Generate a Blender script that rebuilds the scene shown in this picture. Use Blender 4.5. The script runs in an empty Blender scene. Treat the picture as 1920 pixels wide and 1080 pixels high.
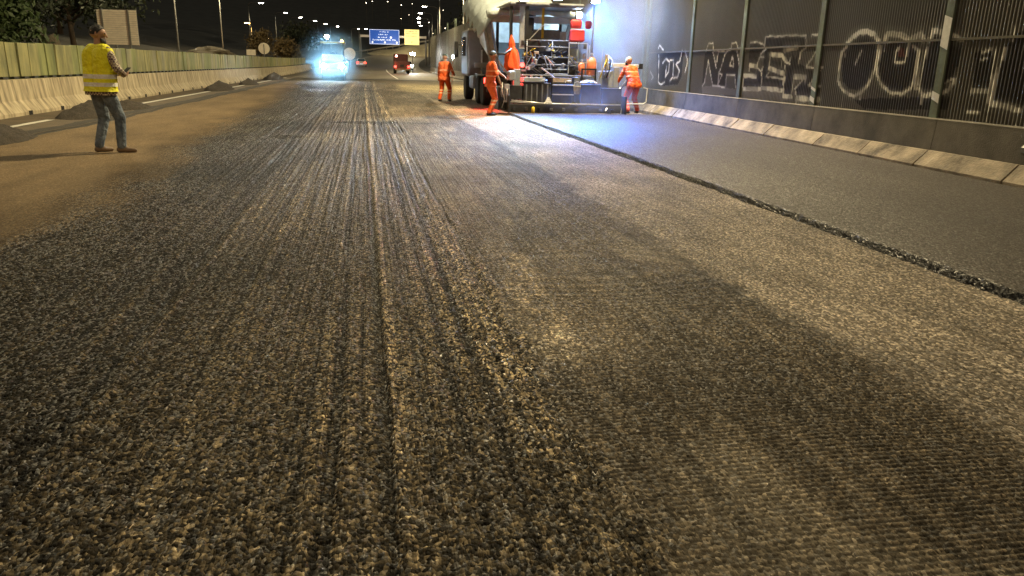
import bpy, bmesh, math, random
import numpy as np
from mathutils import Vector, Matrix
R = math.radians
rng = random.Random(7)
sc = bpy.context.scene
COL = sc.collection

# ------------------------------------------------------------------ camera
cd = bpy.data.cameras.new('camera')
cd.lens = 27.04; cd.sensor_width = 36; cd.sensor_fit = 'HORIZONTAL'
cd.clip_start = 0.05; cd.clip_end = 4000
cam = bpy.data.objects.new('camera', cd); COL.objects.link(cam)
cam.matrix_world = Matrix(((0.98399, 0.02841, -0.17593, 0), (-0.17687, 0.27644, -0.94462, 0),
                           (0.02180, 0.96061, 0.27704, 1.38), (0, 0, 0, 1)))
sc.camera = cam

# ------------------------------------------------------------------ sky, faint moon-like sun, exposure
w = bpy.data.worlds.new('World'); sc.world = w; w.use_nodes = True
nt = w.node_tree; nt.nodes.clear()
sky = nt.nodes.new('ShaderNodeTexSky'); sky.sky_type = 'NISHITA'; sky.sun_disc = False
sky.sun_elevation = R(1.2); sky.sun_rotation = R(200); sky.air_density = 1.6; sky.dust_density = 6; sky.ozone_density = .6
bgn = nt.nodes.new('ShaderNodeBackground'); bgn.inputs[1].default_value = 0.13
wo = nt.nodes.new('ShaderNodeOutputWorld')
nt.links.new(sky.outputs[0], bgn.inputs[0]); nt.links.new(bgn.outputs[0], wo.inputs[0])
sun = bpy.data.lights.new('moon_sun', 'SUN'); sun.energy = 0.012; sun.angle = R(8); sun.color = (1, .93, .82)
so = bpy.data.objects.new('moon_sun', sun); so.rotation_euler = (R(40), 0, R(200)); COL.objects.link(so)
sc.view_settings.view_transform = 'Standard'; sc.view_settings.look = 'None'
sc.view_settings.gamma = 1; sc.view_settings.exposure = 0.9
sc.view_settings.use_curve_mapping = False
cy = sc.cycles
cy.use_denoising = True; cy.denoising_prefilter = 'NONE'; cy.max_bounces = 6; cy.diffuse_bounces = 2; cy.glossy_bounces = 3
cy.transmission_bounces = 4; cy.volume_bounces = 1; cy.transparent_max_bounces = 8
cy.sample_clamp_indirect = 4; cy.sample_clamp_direct = 0; cy.caustics_reflective = False; cy.caustics_refractive = False
cy.volume_step_rate = 2.0; cy.volume_max_steps = 128

LAMP_COL = (1.0, 0.80, 0.45)
WORK_COL = (0.07, 0.25, 1.0)
WHITE_LED = (0.55, 0.76, 1.0)

# ------------------------------------------------------------------ materials
MATS = {}
def mat(name, col, rough=.6, metal=0., var=.25, vscale=6., bump=0., bscale=60., emit=0., ecol=None, spec=.5, col2=None, streak=None, coat=0.):
    """principled + noise variation of the colour (+ optional vertical streaks) + fine bump"""
    if name in MATS: return MATS[name]
    m = bpy.data.materials.new(name); m.use_nodes = True; MATS[name] = m
    n = m.node_tree.nodes; l = m.node_tree.links
    b = n['Principled BSDF']; b.inputs['Roughness'].default_value = rough; b.inputs['Metallic'].default_value = metal
    b.inputs['Specular IOR Level'].default_value = spec
    if coat: b.inputs['Coat Weight'].default_value = coat
    tc = n.new('ShaderNodeTexCoord')
    nz = n.new('ShaderNodeTexNoise'); nz.inputs['Scale'].default_value = vscale; nz.inputs['Detail'].default_value = 6; nz.inputs['Roughness'].default_value = .65
    oi = n.new('ShaderNodeObjectInfo'); of = n.new('ShaderNodeVectorMath'); of.operation = 'MULTIPLY_ADD'; of.inputs[1].default_value = (37, 53, 29)
    l.new(oi.outputs['Random'], of.inputs[0]); l.new(tc.outputs['Object'], of.inputs[2])
    if streak:
        mp = n.new('ShaderNodeMapping'); mp.inputs['Scale'].default_value = streak
        l.new(of.outputs[0], mp.inputs[0]); l.new(mp.outputs[0], nz.inputs['Vector'])
    else:
        l.new(of.outputs[0], nz.inputs['Vector'])
    rp = n.new('ShaderNodeMapRange'); rp.inputs[1].default_value = .32; rp.inputs[2].default_value = .68
    l.new(nz.outputs[0], rp.inputs[0])
    mx = n.new('ShaderNodeMix'); mx.data_type = 'RGBA'
    lo = col2 if col2 else tuple(c*(1-var) for c in col)
    hi = col if col2 else tuple(min(1, c*(1+var)) for c in col)
    mx.inputs['A'].default_value = (*lo, 1); mx.inputs['B'].default_value = (*hi, 1)
    l.new(rp.outputs[0], mx.inputs['Factor']); l.new(mx.outputs['Result'], b.inputs['Base Color'])
    if bump:
        n2 = n.new('ShaderNodeTexNoise'); n2.inputs['Scale'].default_value = bscale; n2.inputs['Detail'].default_value = 4
        l.new(tc.outputs['Object'], n2.inputs['Vector'])
        bp = n.new('ShaderNodeBump'); bp.inputs['Strength'].default_value = 1; bp.inputs['Distance'].default_value = bump
        l.new(n2.outputs[0], bp.inputs['Height']); l.new(bp.outputs[0], b.inputs['Normal'])
    if emit:
        b.inputs['Emission Color'].default_value = (*(ecol or col), 1); b.inputs['Emission Strength'].default_value = emit
        m.cycles.emission_sampling = 'NONE'
    return m

# ------------------------------------------------------------------ mesh helpers
class MB:
    def __init__(s): s.v = []; s.f = []
    def add(s, v, f):
        o = len(s.v); s.v += [tuple(p) for p in v]; s.f += [tuple(i+o for i in q) for q in f]; return s
    def box(s, x0, x1, y0, y1, z0, z1, bev=0.):
        if bev <= 0:
            return s.add([(x0,y0,z0),(x1,y0,z0),(x1,y1,z0),(x0,y1,z0),(x0,y0,z1),(x1,y0,z1),(x1,y1,z1),(x0,y1,z1)],
                  [(0,3,2,1),(4,5,6,7),(0,1,5,4),(1,2,6,5),(2,3,7,6),(3,0,4,7)])
        b = min(bev, (x1-x0)*.45, (y1-y0)*.45, (z1-z0)*.45)
        bm = bmesh.new(); bmesh.ops.create_cube(bm, size=1)
        for p in bm.verts: p.co = Vector(((x0+x1)/2+p.co.x*(x1-x0), (y0+y1)/2+p.co.y*(y1-y0), (z0+z1)/2+p.co.z*(z1-z0)))
        bmesh.ops.bevel(bm, geom=bm.edges[:], offset=b, segments=2, profile=.5, affect='EDGES')
        bm.verts.index_update(); s.add([p.co[:] for p in bm.verts], [[q.index for q in f.verts] for f in bm.faces]); bm.free(); return s
    def tube(s, pts, r, n=8, cap=True):
        P = [Vector(p) for p in pts]; k = len(P); rs = r if isinstance(r, (list, tuple)) else [r]*k
        o = len(s.v); up = None
        for i, p in enumerate(P):
            t = (P[min(i+1, k-1)]-P[max(i-1, 0)]).normalized()
            if up is None: up = Vector((0,0,1)) if abs(t.z) < .9 else Vector((1,0,0))
            a = t.cross(up).normalized(); b = a.cross(t).normalized(); up = b
            for j in range(n):
                q = 2*math.pi*(j+.5)/n; s.v.append(tuple(p+(a*math.cos(q)+b*math.sin(q))*rs[i]))
        for i in range(k-1):
            for j in range(n):
                s.f.append((o+i*n+j, o+i*n+(j+1)%n, o+(i+1)*n+(j+1)%n, o+(i+1)*n+j))
        if cap: s.f.append(tuple(o+j for j in range(n))[::-1]); s.f.append(tuple(o+(k-1)*n+j for j in range(n)))
        return s
    def bar(s, a, b, w, h=None, up=(0,0,1)):
        a = Vector(a); b = Vector(b); t = (b-a).normalized(); u = Vector(up)
        if abs(t.dot(u)) > .95: u = Vector((0,1,0))
        x = t.cross(u).normalized()*w/2; y = x.cross(t).normalized()*(h or w)/2
        return s.add([a-x-y,a+x-y,a+x+y,a-x+y,b-x-y,b+x-y,b+x+y,b-x+y],[(0,1,2,3),(4,7,6,5),(0,4,5,1),(1,5,6,2),(2,6,7,3),(3,7,4,0)])
    def lathe(s, prof, n=16, c=(0,0,0), axis='z'):
        o = len(s.v); k = len(prof)
        for r, h in prof:
            for j in range(n):
                q = 2*math.pi*j/n; a, b = r*math.cos(q), r*math.sin(q)
                p = (a,b,h) if axis == 'z' else ((h,a,b) if axis == 'x' else (b,h,a))
                s.v.append((c[0]+p[0], c[1]+p[1], c[2]+p[2]))
        for i in range(k-1):
            for j in range(n): s.f.append((o+i*n+j, o+i*n+(j+1)%n, o+(i+1)*n+(j+1)%n, o+(i+1)*n+j))
        s.f.append(tuple(o+j for j in range(n))[::-1]); s.f.append(tuple(o+(k-1)*n+j for j in range(n)))
        return s
    def prism(s, prof, y0, y1, axis='y'):
        """closed 2-D profile extruded; axis y: profile (x,z); axis x: profile (y,z)"""
        k = len(prof); P = (lambda a,b,h: (a,h,b)) if axis == 'y' else (lambda a,b,h: (h,a,b))
        v = [P(a,b,y0) for a,b in prof]+[P(a,b,y1) for a,b in prof]
        return s.add(v, [tuple(range(k)), tuple(range(2*k-1, k-1, -1))]+[(i, k+i, k+(i+1)%k, (i+1)%k) for i in range(k)])
    def mesh(s, name, m, smooth=False):
        me = bpy.data.meshes.new(name); me.from_pydata(s.v, [], s.f); me.update()
        bm = bmesh.new(); bm.from_mesh(me); bmesh.ops.recalc_face_normals(bm, faces=bm.faces[:]); bm.to_mesh(me); bm.free()
        me.materials.append(m)
        if smooth: me.polygons.foreach_set('use_smooth', [True]*len(me.polygons))
        return me
    def build(s, name, m, parent=None, smooth=False):
        return link(name, s.mesh(name, m, smooth), parent)
def link(name, me, parent=None):
    o = bpy.data.objects.new(name, me); COL.objects.link(o)
    if parent: o.parent = parent
    return o
def tag(o, label=None, cat=None, group=None, kind=None):
    for k, v in (('label', label), ('category', cat), ('group', group), ('kind', kind)):
        if v: o[k] = v
    return o
def thing(name, loc, rz=0., label=None, cat=None, group=None):
    o = bpy.data.objects.new(name, None); COL.objects.link(o); o.location = loc; o.rotation_euler = (0,0,rz)
    o.empty_display_size = .2
    return tag(o, label, cat, group)
def copy_tree(o, parent=None):
    c = o.copy(); COL.objects.link(c); c.parent = parent
    for ch in list(o.children): copy_tree(ch, c)
    return c
def lamp(name, kind, loc, power, col, parent=None, radius=.12, spot=None, rot=None, size=None):
    d = bpy.data.lights.new(name, kind); d.energy = power; d.color = col
    if kind == 'AREA': d.shape = 'RECTANGLE'; d.size, d.size_y = size
    else: d.shadow_soft_size = radius
    if kind == 'SPOT': d.spot_size = spot[0]; d.spot_blend = spot[1]
    o = bpy.data.objects.new(name, d); COL.objects.link(o); o.location = loc
    if rot: o.rotation_euler = rot
    if parent: o.parent = parent
    return o
def aim(o, frm, to):
    o.rotation_euler = (Vector(to)-Vector(frm)).to_track_quat('-Z', 'Y').to_euler()

# ------------------------------------------------------------------ numpy lattice noise
_T = np.random.RandomState(3).rand(256, 256).astype(np.float32)
def vn(x, y, seed=0):
    x = x+seed*17.31; y = y+seed*9.17
    xi = np.floor(x).astype(np.int64); yi = np.floor(y).astype(np.int64); fx = (x-xi).astype(np.float32); fy = (y-yi).astype(np.float32)
    fx = fx*fx*(3-2*fx); fy = fy*fy*(3-2*fy)
    a = _T[xi & 255, yi & 255]; b = _T[(xi+1) & 255, yi & 255]; c = _T[xi & 255, (yi+1) & 255]; d = _T[(xi+1) & 255, (yi+1) & 255]
    return (a*(1-fx)+b*fx)*(1-fy)+(c*(1-fx)+d*fx)*fy
def sst(a, b, x):
    t = np.clip((x-a)/(b-a), 0, 1); return t*t*(3-2*t)
def np_mesh(name, V, F, m, attrs=None, smooth=True):
    me = bpy.data.meshes.new(name); nv = len(V); nf = len(F)
    me.vertices.add(nv); me.vertices.foreach_set('co', V.astype(np.float32).ravel())
    me.loops.add(nf*4); me.loops.foreach_set('vertex_index', F.astype(np.int32).ravel())
    me.polygons.add(nf); me.polygons.foreach_set('loop_start', np.arange(0, nf*4, 4, dtype=np.int32))
    me.polygons.foreach_set('loop_total', np.full(nf, 4, dtype=np.int32))
    if smooth: me.polygons.foreach_set('use_smooth', np.ones(nf, dtype=bool))
    for an, (ty, arr) in (attrs or {}).items():
        a = me.attributes.new(an, ty, 'POINT')
        a.data.foreach_set('color' if ty == 'FLOAT_COLOR' else 'value', arr.astype(np.float32).ravel())
    me.update(); me.validate(); me.materials.append(m); return me
def grid_faces(nr, nc):
    i = np.arange(nr-1)[:, None]*nc+np.arange(nc-1)[None, :]
    return np.stack([i, i+1, i+nc+1, i+nc], -1).reshape(-1, 4)

def seg_dist(P, L):
    d = np.full(len(P), 9.)
    for (ax, ay), (bx, by) in zip(L[:-1], L[1:]):
        v = np.array((bx-ax, by-ay)); q = P-np.array((ax, ay)); t = np.clip(q@v/max(v@v, 1e-9), 0, 1)
        d = np.minimum(d, np.hypot(*(q-t[:, None]*v).T))
    return d
def shift(y): t = max(0., min(y, 330)-110); return .0005*t*t
def rise(y): t = max(0., min(y, 260)-70); return .00011*t*t

# ================================================================== GROUND AND ROAD
terrain_m = mat('terrain_soil', (.022,.021,.016), .95, var=.5, vscale=.15)
def terrain():
    ys = np.concatenate([np.linspace(-30, 60, 46), np.linspace(64, 300, 60), np.linspace(330, 2600, 40)])
    xs = np.concatenate([-np.geomspace(900, 9.2, 46), np.linspace(-9, 10, 24), np.geomspace(10.3, 900, 46)])
    X, Y = np.meshgrid(xs, ys)
    sh = np.vectorize(shift)(Y); ri = np.vectorize(rise)(Y)
    Z = ri-.06+0*X
    dl = np.clip(-9.4-(X-sh), 0, None)              # bank rising on the left behind the fence
    Z += np.minimum(dl*.16, 5)+np.clip(dl-30, 0, 150)*.10
    dr = np.clip(X-sh-11, 0, None); Z += np.minimum(dr*.06, 4)
    Z += (vn(X*.2, Y*.2, 1)-.5)*np.clip(dl*.1+dr*.1, 0, 1.6)
    far = np.clip((Y-420)/900, 0, 1); hill = far*far*(3-2*far)
    Z += hill*(125+60*vn(X*.004+3, Y*.002, 2)+12*vn(X*.02, Y*.02, 4))*np.clip(1.1-np.abs(X+40)/1500, .3, 1)
    V = np.stack([X, Y, Z], -1).reshape(-1, 3)
    o = link('terrain', np_mesh('terrain', V, grid_faces(*X.shape), terrain_m)); return tag(o, kind='structure')
terrain()

def road_mat(name, fine, rough_lo, rough_hi, bumpd, spec=.5, lo=.2, hi=2.6, streak=0.):
    m = bpy.data.materials.new(name); m.use_nodes = True; n = m.node_tree.nodes; l = m.node_tree.links
    b = n['Principled BSDF']; b.inputs['Specular IOR Level'].default_value = spec
    at = n.new('ShaderNodeAttribute'); at.attribute_name = 'tint'
    tc = n.new('ShaderNodeTexCoord')
    vo = n.new('ShaderNodeTexVoronoi'); vo.inputs['Scale'].default_value = fine; vm = n.new('ShaderNodeMapping'); vm.inputs['Scale'].default_value = (1, .7, 1); l.new(tc.outputs['Object'], vm.inputs[0]); l.new(vm.outputs[0], vo.inputs['Vector'])
    nz = n.new('ShaderNodeTexNoise'); nz.inputs['Scale'].default_value = fine*.55; nz.inputs['Detail'].default_value = 5; nz.inputs['Roughness'].default_value = .7
    l.new(tc.outputs['Object'], nz.inputs['Vector'])
    rp = n.new('ShaderNodeMapRange'); rp.inputs[1].default_value = .0; rp.inputs[2].default_value = 1; rp.inputs[3].default_value = lo; rp.inputs[4].default_value = hi
    sp = n.new('ShaderNodeSeparateColor'); l.new(vo.outputs['Color'], sp.inputs[0]); pw = n.new('ShaderNodeMath'); pw.operation = 'POWER'; pw.inputs[1].default_value = 3.6; l.new(sp.outputs[0], pw.inputs[0]); l.new(pw.outputs[0], rp.inputs[0])
    mu = n.new('ShaderNodeMix'); mu.data_type = 'RGBA'; mu.blend_type = 'MULTIPLY'; mu.inputs['Factor'].default_value = 1
    cg = n.new('ShaderNodeMath'); cg.operation = 'MULTIPLY_ADD'; cg.use_clamp = True; cg.inputs[1].default_value = .9; cg.inputs[2].default_value = .14; l.new(at.outputs['Alpha'], cg.inputs[0])
    cm = n.new('ShaderNodeMix'); cm.inputs['A'].default_value = .95; l.new(cg.outputs[0], cm.inputs['Factor']); l.new(rp.outputs[0], cm.inputs['B'])
    l.new(at.outputs['Color'], mu.inputs['A']); l.new(cm.outputs['Result'], mu.inputs['B']); l.new(mu.outputs['Result'], b.inputs['Base Color'])
    sm_ = n.new('ShaderNodeMapping'); sm_.inputs['Rotation'].default_value = (0, 0, -.0072); sm_.inputs['Scale'].default_value = (34, .28, 1); l.new(tc.outputs['Object'], sm_.inputs[0])
    sn = n.new('ShaderNodeTexNoise'); sn.inputs['Scale'].default_value = 1; sn.inputs['Detail'].default_value = 5; sn.inputs['Roughness'].default_value = .62; l.new(sm_.outputs[0], sn.inputs['Vector'])
    sr = n.new('ShaderNodeMapRange'); sr.inputs[1].default_value = .33; sr.inputs[2].default_value = .67; sr.inputs[3].default_value = .22; sr.inputs[4].default_value = 2.3; l.new(sn.outputs[0], sr.inputs[0])
    sx = n.new('ShaderNodeMix'); sx.inputs['A'].default_value = 1; l.new(at.outputs['Alpha'], sx.inputs['Factor']); l.new(sr.outputs[0], sx.inputs['B'])
    m3 = n.new('ShaderNodeMix'); m3.data_type = 'RGBA'; m3.blend_type = 'MULTIPLY'; m3.inputs['Factor'].default_value = streak
    l.new(mu.outputs['Result'], m3.inputs['A']); l.new(sx.outputs['Result'], m3.inputs['B']); l.new(m3.outputs['Result'], b.inputs['Base Color'])
    rr = n.new('ShaderNodeMapRange'); rr.inputs[1].default_value = .3; rr.inputs[2].default_value = .7; rr.inputs[3].default_value = rough_lo; rr.inputs[4].default_value = rough_hi
    l.new(nz.outputs[0], rr.inputs[0])
    # the alpha of the tint carries how bitumen-wet the spot is
    wt = n.new('ShaderNodeMath'); wt.operation = 'MULTIPLY_ADD'; wt.inputs[1].default_value = -.14
    l.new(at.outputs['Alpha'], wt.inputs[0]); l.new(rr.outputs[0], wt.inputs[2]); gl = n.new('ShaderNodeMapRange'); gl.inputs[1].default_value = .70; gl.inputs[2].default_value = .78; l.new(sp.outputs[1], gl.inputs[0])
    gw = n.new('ShaderNodeMath'); gw.operation = 'MULTIPLY'; l.new(gl.outputs[0], gw.inputs[0]); l.new(cg.outputs[0], gw.inputs[1])      # broken stone faces glint, binder stays matt
    gr = n.new('ShaderNodeMix'); gr.inputs['B'].default_value = .27; l.new(gw.outputs[0], gr.inputs['Factor']); l.new(wt.outputs[0], gr.inputs['A']); l.new(gr.outputs['Result'], b.inputs['Roughness'])
    gs = n.new('ShaderNodeMix'); gs.inputs['A'].default_value = spec; gs.inputs['B'].default_value = 1.0; l.new(gw.outputs[0], gs.inputs['Factor']); l.new(gs.outputs['Result'], b.inputs['Specular IOR Level'])
    ad = n.new('ShaderNodeMath'); ad.operation = 'MULTIPLY_ADD'; ad.inputs[1].default_value = -1.1
    l.new(vo.outputs['Distance'], ad.inputs[0]); l.new(nz.outputs[0], ad.inputs[2])
    bp = n.new('ShaderNodeBump'); bp.inputs['Strength'].default_value = 1; bp.inputs['Distance'].default_value = bumpd
    sa = n.new('ShaderNodeMath'); sa.operation = 'MULTIPLY_ADD'; sa.inputs[1].default_value = 3.6*streak; l.new(sn.outputs[0], sa.inputs[0]); l.new(ad.outputs[0], sa.inputs[2])
    hm = n.new('ShaderNodeMath'); hm.operation = 'MULTIPLY'; l.new(sa.outputs[0], hm.inputs[0]); l.new(cg.outputs[0], hm.inputs[1]); l.new(hm.outputs[0], bp.inputs['Height']); l.new(bp.outputs[0], b.inputs['Normal'])
    return m

def fan_rows():
    y = 1.15; ys = []
    while y < 72:
        ys.append(y); y += max(.0045, 1.15*y*y/1061)
    return np.array(ys)

def milled_road():
    ys = fan_rows(); nc = 1000
    u = np.linspace(0, 1, nc)
    xl = np.maximum(-6.0, -.62*ys-2.2); xr = np.minimum(8.9, 1.02*ys+2.7)
    X = xl[:, None]+(xr-xl)[:, None]*u[None, :]; Y = np.repeat(ys[:, None], nc, 1)
    X += (vn(Y*.25, X*0, 9)-.5)*0
    wob = (vn(Y*.35, X*0+.5, 5)-.5)*.10+(vn(Y*1.7, X*0+3, 6)-.5)*.03
    curve = -.012*np.clip(Y-3, 0, 40)*.6                       # the milling passes drift a little to the left with distance
    xs = X-curve                                               # milling-pass coordinate
    # zone masks
    lane_edge = -2.75-.35*sst(5, 24, Y)-.05*np.clip(Y-24, 0, 30)+(vn(Y*.6, X*0, 11)-.5)*.5+(vn(X*3, Y*1.2, 12)-.5)*.5
    mill = sst(-.45, .45, X-lane_edge)                          # 0 = old tan lane, 1 = coarse milled
    rag = (vn(X*9, Y*5, 13)-.5)*.16+(vn(X*30, Y*22, 14)-.5)*.08
    fine = sst(-.06, .10, xs-.76-wob+rag)                           # fine milled lane
    strip = sst(-.10, .12, X-2.42-wob*1.2+rag)                      # dusty strip beside the fresh mat
    coarse = mill*(1-fine)
    fadeY = np.clip(6/np.maximum(Y, 1), .25, 1)
    # --- heights
    h = np.zeros_like(X)
    c1 = vn(X*56, Y*40, 21)-.5; c2 = vn(X*115, Y*95, 22)-.5; c3 = vn(X*18, Y*11, 23)-.5
    clump = .012*c1+.0075*c2+.007*c3
    patch = .55+.9*vn(X*1.1, Y*.7, 24)
    h += coarse*clump*patch
    rid = (vn(xs*30, Y*.35, 25)-.5)*.009+(vn(xs*11, Y*.2, 26)-.5)*.006+(vn(xs*60, Y*.8, 27)-.5)*.007
    ridm = (.8+.6*sst(-1.6, -.4, xs))*(.85+.35*sst(3, 9, Y))
    h += coarse*rid*ridm*(1+.8*sst(5, 14, Y))
    lines = [(.03,.015,.020),(.07,.014,-.010),(-.17,.012,.008),(-.28,.012,.006),(.20,.014,.004),(.33,.016,.006),(-1.12,.018,-.014),(-1.20,.016,.012),(-1.03,.014,-.008),(-1.62,.016,-.008),(-2.1,.016,-.007),(.46,.02,.009),(-.75,.014,-.008)]
    lr_ = random.Random(21)
    lines += [(lr_.uniform(-1.9, .55), lr_.uniform(.008, .014), lr_.choice((-1, 1))*lr_.uniform(.003, .007)) for _ in range(34)]
    ridge_c = np.zeros_like(X)
    for gx, wd, dp in lines:
        d = (xs-gx-(vn(Y*.5, X*0+gx*7, 31)-.5)*.03-(vn(Y*4, X*0+gx*7, 32)-.5)*.008)/np.maximum(wd, .0015*Y)
        q = np.exp(-d*d)*(.25+.95*vn(Y*.9, X*0+gx*3, 33))
        h -= coarse*dp*q
        ridge_c -= q*np.sign(dp)*min(1, abs(dp)/.008)
    # ragged double seam between the two milling passes
    sm = np.exp(-((xs-.62-wob)/.085)**2)
    h += sm*(.010*(vn(X*30, Y*24, 41)-.35)+.012*(vn(X*14, Y*9, 42)-.4))
    h -= .016*np.exp(-((xs-.74-wob-(vn(Y*9, X*0, 43)-.5)*.03)/.016)**2)*(.4+.8*vn(Y*3, X*0, 44))
    h -= .012*np.exp(-((xs-.52-wob-(vn(Y*9, X*0, 45)-.5)*.03)/.018)**2)*(.4+.8*vn(Y*3, X*0, 46))
    # fine milled lane: staggered pick marks in slightly bowed rows
    fz = fine*(1-strip)
    row = Y+.03*(xs-1.6)**2+.012*(vn(X*2, Y*1.5, 51)-.5)+.03*(vn(X*.6, Y*.6, 52)-.5)
    ph = row/.029
    ri = np.floor(ph); stag = (vn(ri*.731, ri*.37, 53))*1.0
    dash = .5+.5*np.cos(2*np.pi*(xs/.034+stag+.6*vn(X*4, Y*4, 54)))
    rowp = .5+.5*np.cos(2*np.pi*ph)
    reg = sst(.25, .6, vn(X*.9, Y*.8, 55))
    h += fz*((.0078*rowp*(.45+.55*dash))*(.35+.65*reg)+.0040*c2+.0025*c1*(1.2-reg))
    chat = .5+.5*np.cos(2*np.pi*(Y+.1*vn(X*1.5, Y*.7, 56))/.16)
    h += fz*.005*chat*sst(5, 9, Y)*vn(X*1.2, Y*.4, 57)
    h += fz*(vn(X*2.2, Y*1.6, 58)-.5)*.012
    P2 = np.stack([X, Y], -1).reshape(-1, 2)
    near = (P2[:, 1] > 2.4) & (P2[:, 1] < 14) & (P2[:, 0] > .3) & (P2[:, 0] < 2.2)
    patch_l = np.zeros(len(P2)); arc_d = np.zeros(len(P2)); Q = P2[near]
    pc = seg_dist(Q, [(1.06,5.62),(1.03,4.9),(.98,4.1),(.93,3.55)]); patch_l[near] = (1-sst(.03, .16, pc))*sst(.2, .6, vn(Q[:, 0]*14, Q[:, 1]*9, 59))
    pd = seg_dist(Q, [(1.46,7.3),(1.28,6.3),(1.0,5.4),(.86,5.1)]); arc_d[near] = (1-sst(.03, .15, pd))*(.55+.45*np.cos(Q[:, 1]*95+Q[:, 0]*60))
    patch_l = patch_l.reshape(X.shape); arc_d = arc_d.reshape(X.shape)
    h -= fz*arc_d*.006
    # dusty strip: longitudinal rows of pits
    lr = .5+.5*np.cos(2*np.pi*(xs/.055+.35*vn(X*3, Y*2, 61)))
    lp = .5+.5*np.cos(2*np.pi*(Y/.06+vn(np.floor(xs/.055)*.7, X*0, 62)*3))
    h += strip*(.0055*lr*lp+.006*c1+.0035*c2)*(.6+.7*vn(X*1.3, Y*.9, 63))
    # old lane: almost smooth with faint drum ribs
    h += (1-mill)*(.0022*c2+.0013*(.5+.5*np.cos(2*np.pi*Y/.085))*vn(X*2, Y, 64))
    h += .006*(vn(X*.5, Y*.25, 71)-.5)+.012*(1-mill)
    # tyre-tread tracks left by the milling machine
    # --- colour (albedo) and bitumen sheen in alpha
    n1 = vn(X*1.3, Y*.6, 81); n2 = vn(X*5, Y*2.2, 82); stone = sst(.62, .9, vn(X*60, Y*55, 83))
    def C(c): return np.array(c)[None, None, :]
    tan = C((.165,.118,.066))*(.75+.5*n1[..., None])*(.85+.3*n2[..., None])
    dark = C((.046,.036,.0215))*(.25+1.5*n1[..., None])*(.24+.96*sst(-1.6, .2, xs))[..., None]  # left side darkened in the colour itself to imitate light falling off
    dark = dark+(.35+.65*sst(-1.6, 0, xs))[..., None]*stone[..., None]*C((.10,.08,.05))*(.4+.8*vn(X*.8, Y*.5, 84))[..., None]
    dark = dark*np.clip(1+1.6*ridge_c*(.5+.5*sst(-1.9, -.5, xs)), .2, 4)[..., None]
    seam_c = np.exp(-((xs-.66-wob)/.05)**2)-.8*np.exp(-((xs-.74-wob)/.022)**2)-.7*np.exp(-((xs-.52-wob)/.02)**2)+.9*np.exp(-((xs-.46-wob)/.02)**2)
    dark = dark*np.clip(1+.9*seam_c*(.5+.8*vn(X*9, Y*4, 89)), .3, 3)[..., None]
    fin = C((.090,.072,.049))*(1-.25*sst(1.3, 2.2, X)*(1-sst(2.3, 2.5, X)))[..., None]*(.65+.7*vn(X*1.6, Y*1.2, 85)[..., None])*(.8+.4*n2[..., None])
    fin = fin+(sst(.55, .8, vn(X*2.6, Y*1.5, 86))*.035)[..., None]*C((1,.9,.7))
    fin = fin*(1-.4*(chat*sst(5, 8, Y)*sst(.35, .7, vn(X*1.2, Y*.4, 57)))[..., None])*(1+1.3*patch_l-.55*arc_d)[..., None]
    fin = fin*(1+(rowp*(.4+.6*dash)-.42)*1.1*(.35+.65*reg)*(1-sst(4, 8, Y)))[..., None]
    fin = fin*(.55+.9*vn(xs*14, Y*1.3, 88))[..., None]
    dst = C((.185,.155,.118))*(.7+.6*vn(X*1.5, Y*.8, 87)[..., None])*(.75+.5*n2[..., None])
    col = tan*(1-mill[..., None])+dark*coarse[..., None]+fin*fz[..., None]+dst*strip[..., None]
    col *= (1-.75*np.exp(-((lane_edge-X-.1)/.35)**2)*(1-mill)*.6)[..., None]      # bitumen soaked into the lane's edge
    # the stretch not yet tack-coated beyond the works: pale dusty concrete road
    pale = sst(36, 46, Y)*sst(1.4, 2.2, X-(.006*(Y-40)))
    col = col*(1-pale[..., None])+pale[..., None]*C((.26,.215,.12))*(.7+.5*n1[..., None])
    # worker's cast shadow near the works, painted dark into the road colour
    bl = np.exp(-(((X+.1)/1.9)**2+((Y-19.2)/.55)**2)**2)
    col = col*(1-.75*bl[..., None])
    col = col*(1-sst(44, 68, Y)[..., None])+sst(44, 68, Y)[..., None]*C((.11,.09,.058))*(.8+.4*n1[..., None])
    wet = (coarse*(.45+.55*n1)+fz*(.14+.3*n1)+strip*.30+bl*.4)*(1-sst(40, 66, Y))
    rgba = np.concatenate([np.clip(col, .004, .6), np.clip(wet, 0, 1)[..., None]], -1)
    V = np.stack([X, Y, h], -1).reshape(-1, 3)
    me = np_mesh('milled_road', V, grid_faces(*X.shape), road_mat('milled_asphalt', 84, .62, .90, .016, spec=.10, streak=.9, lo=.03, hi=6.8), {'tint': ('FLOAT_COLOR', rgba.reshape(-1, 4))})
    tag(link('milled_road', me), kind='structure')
milled_road()

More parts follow.
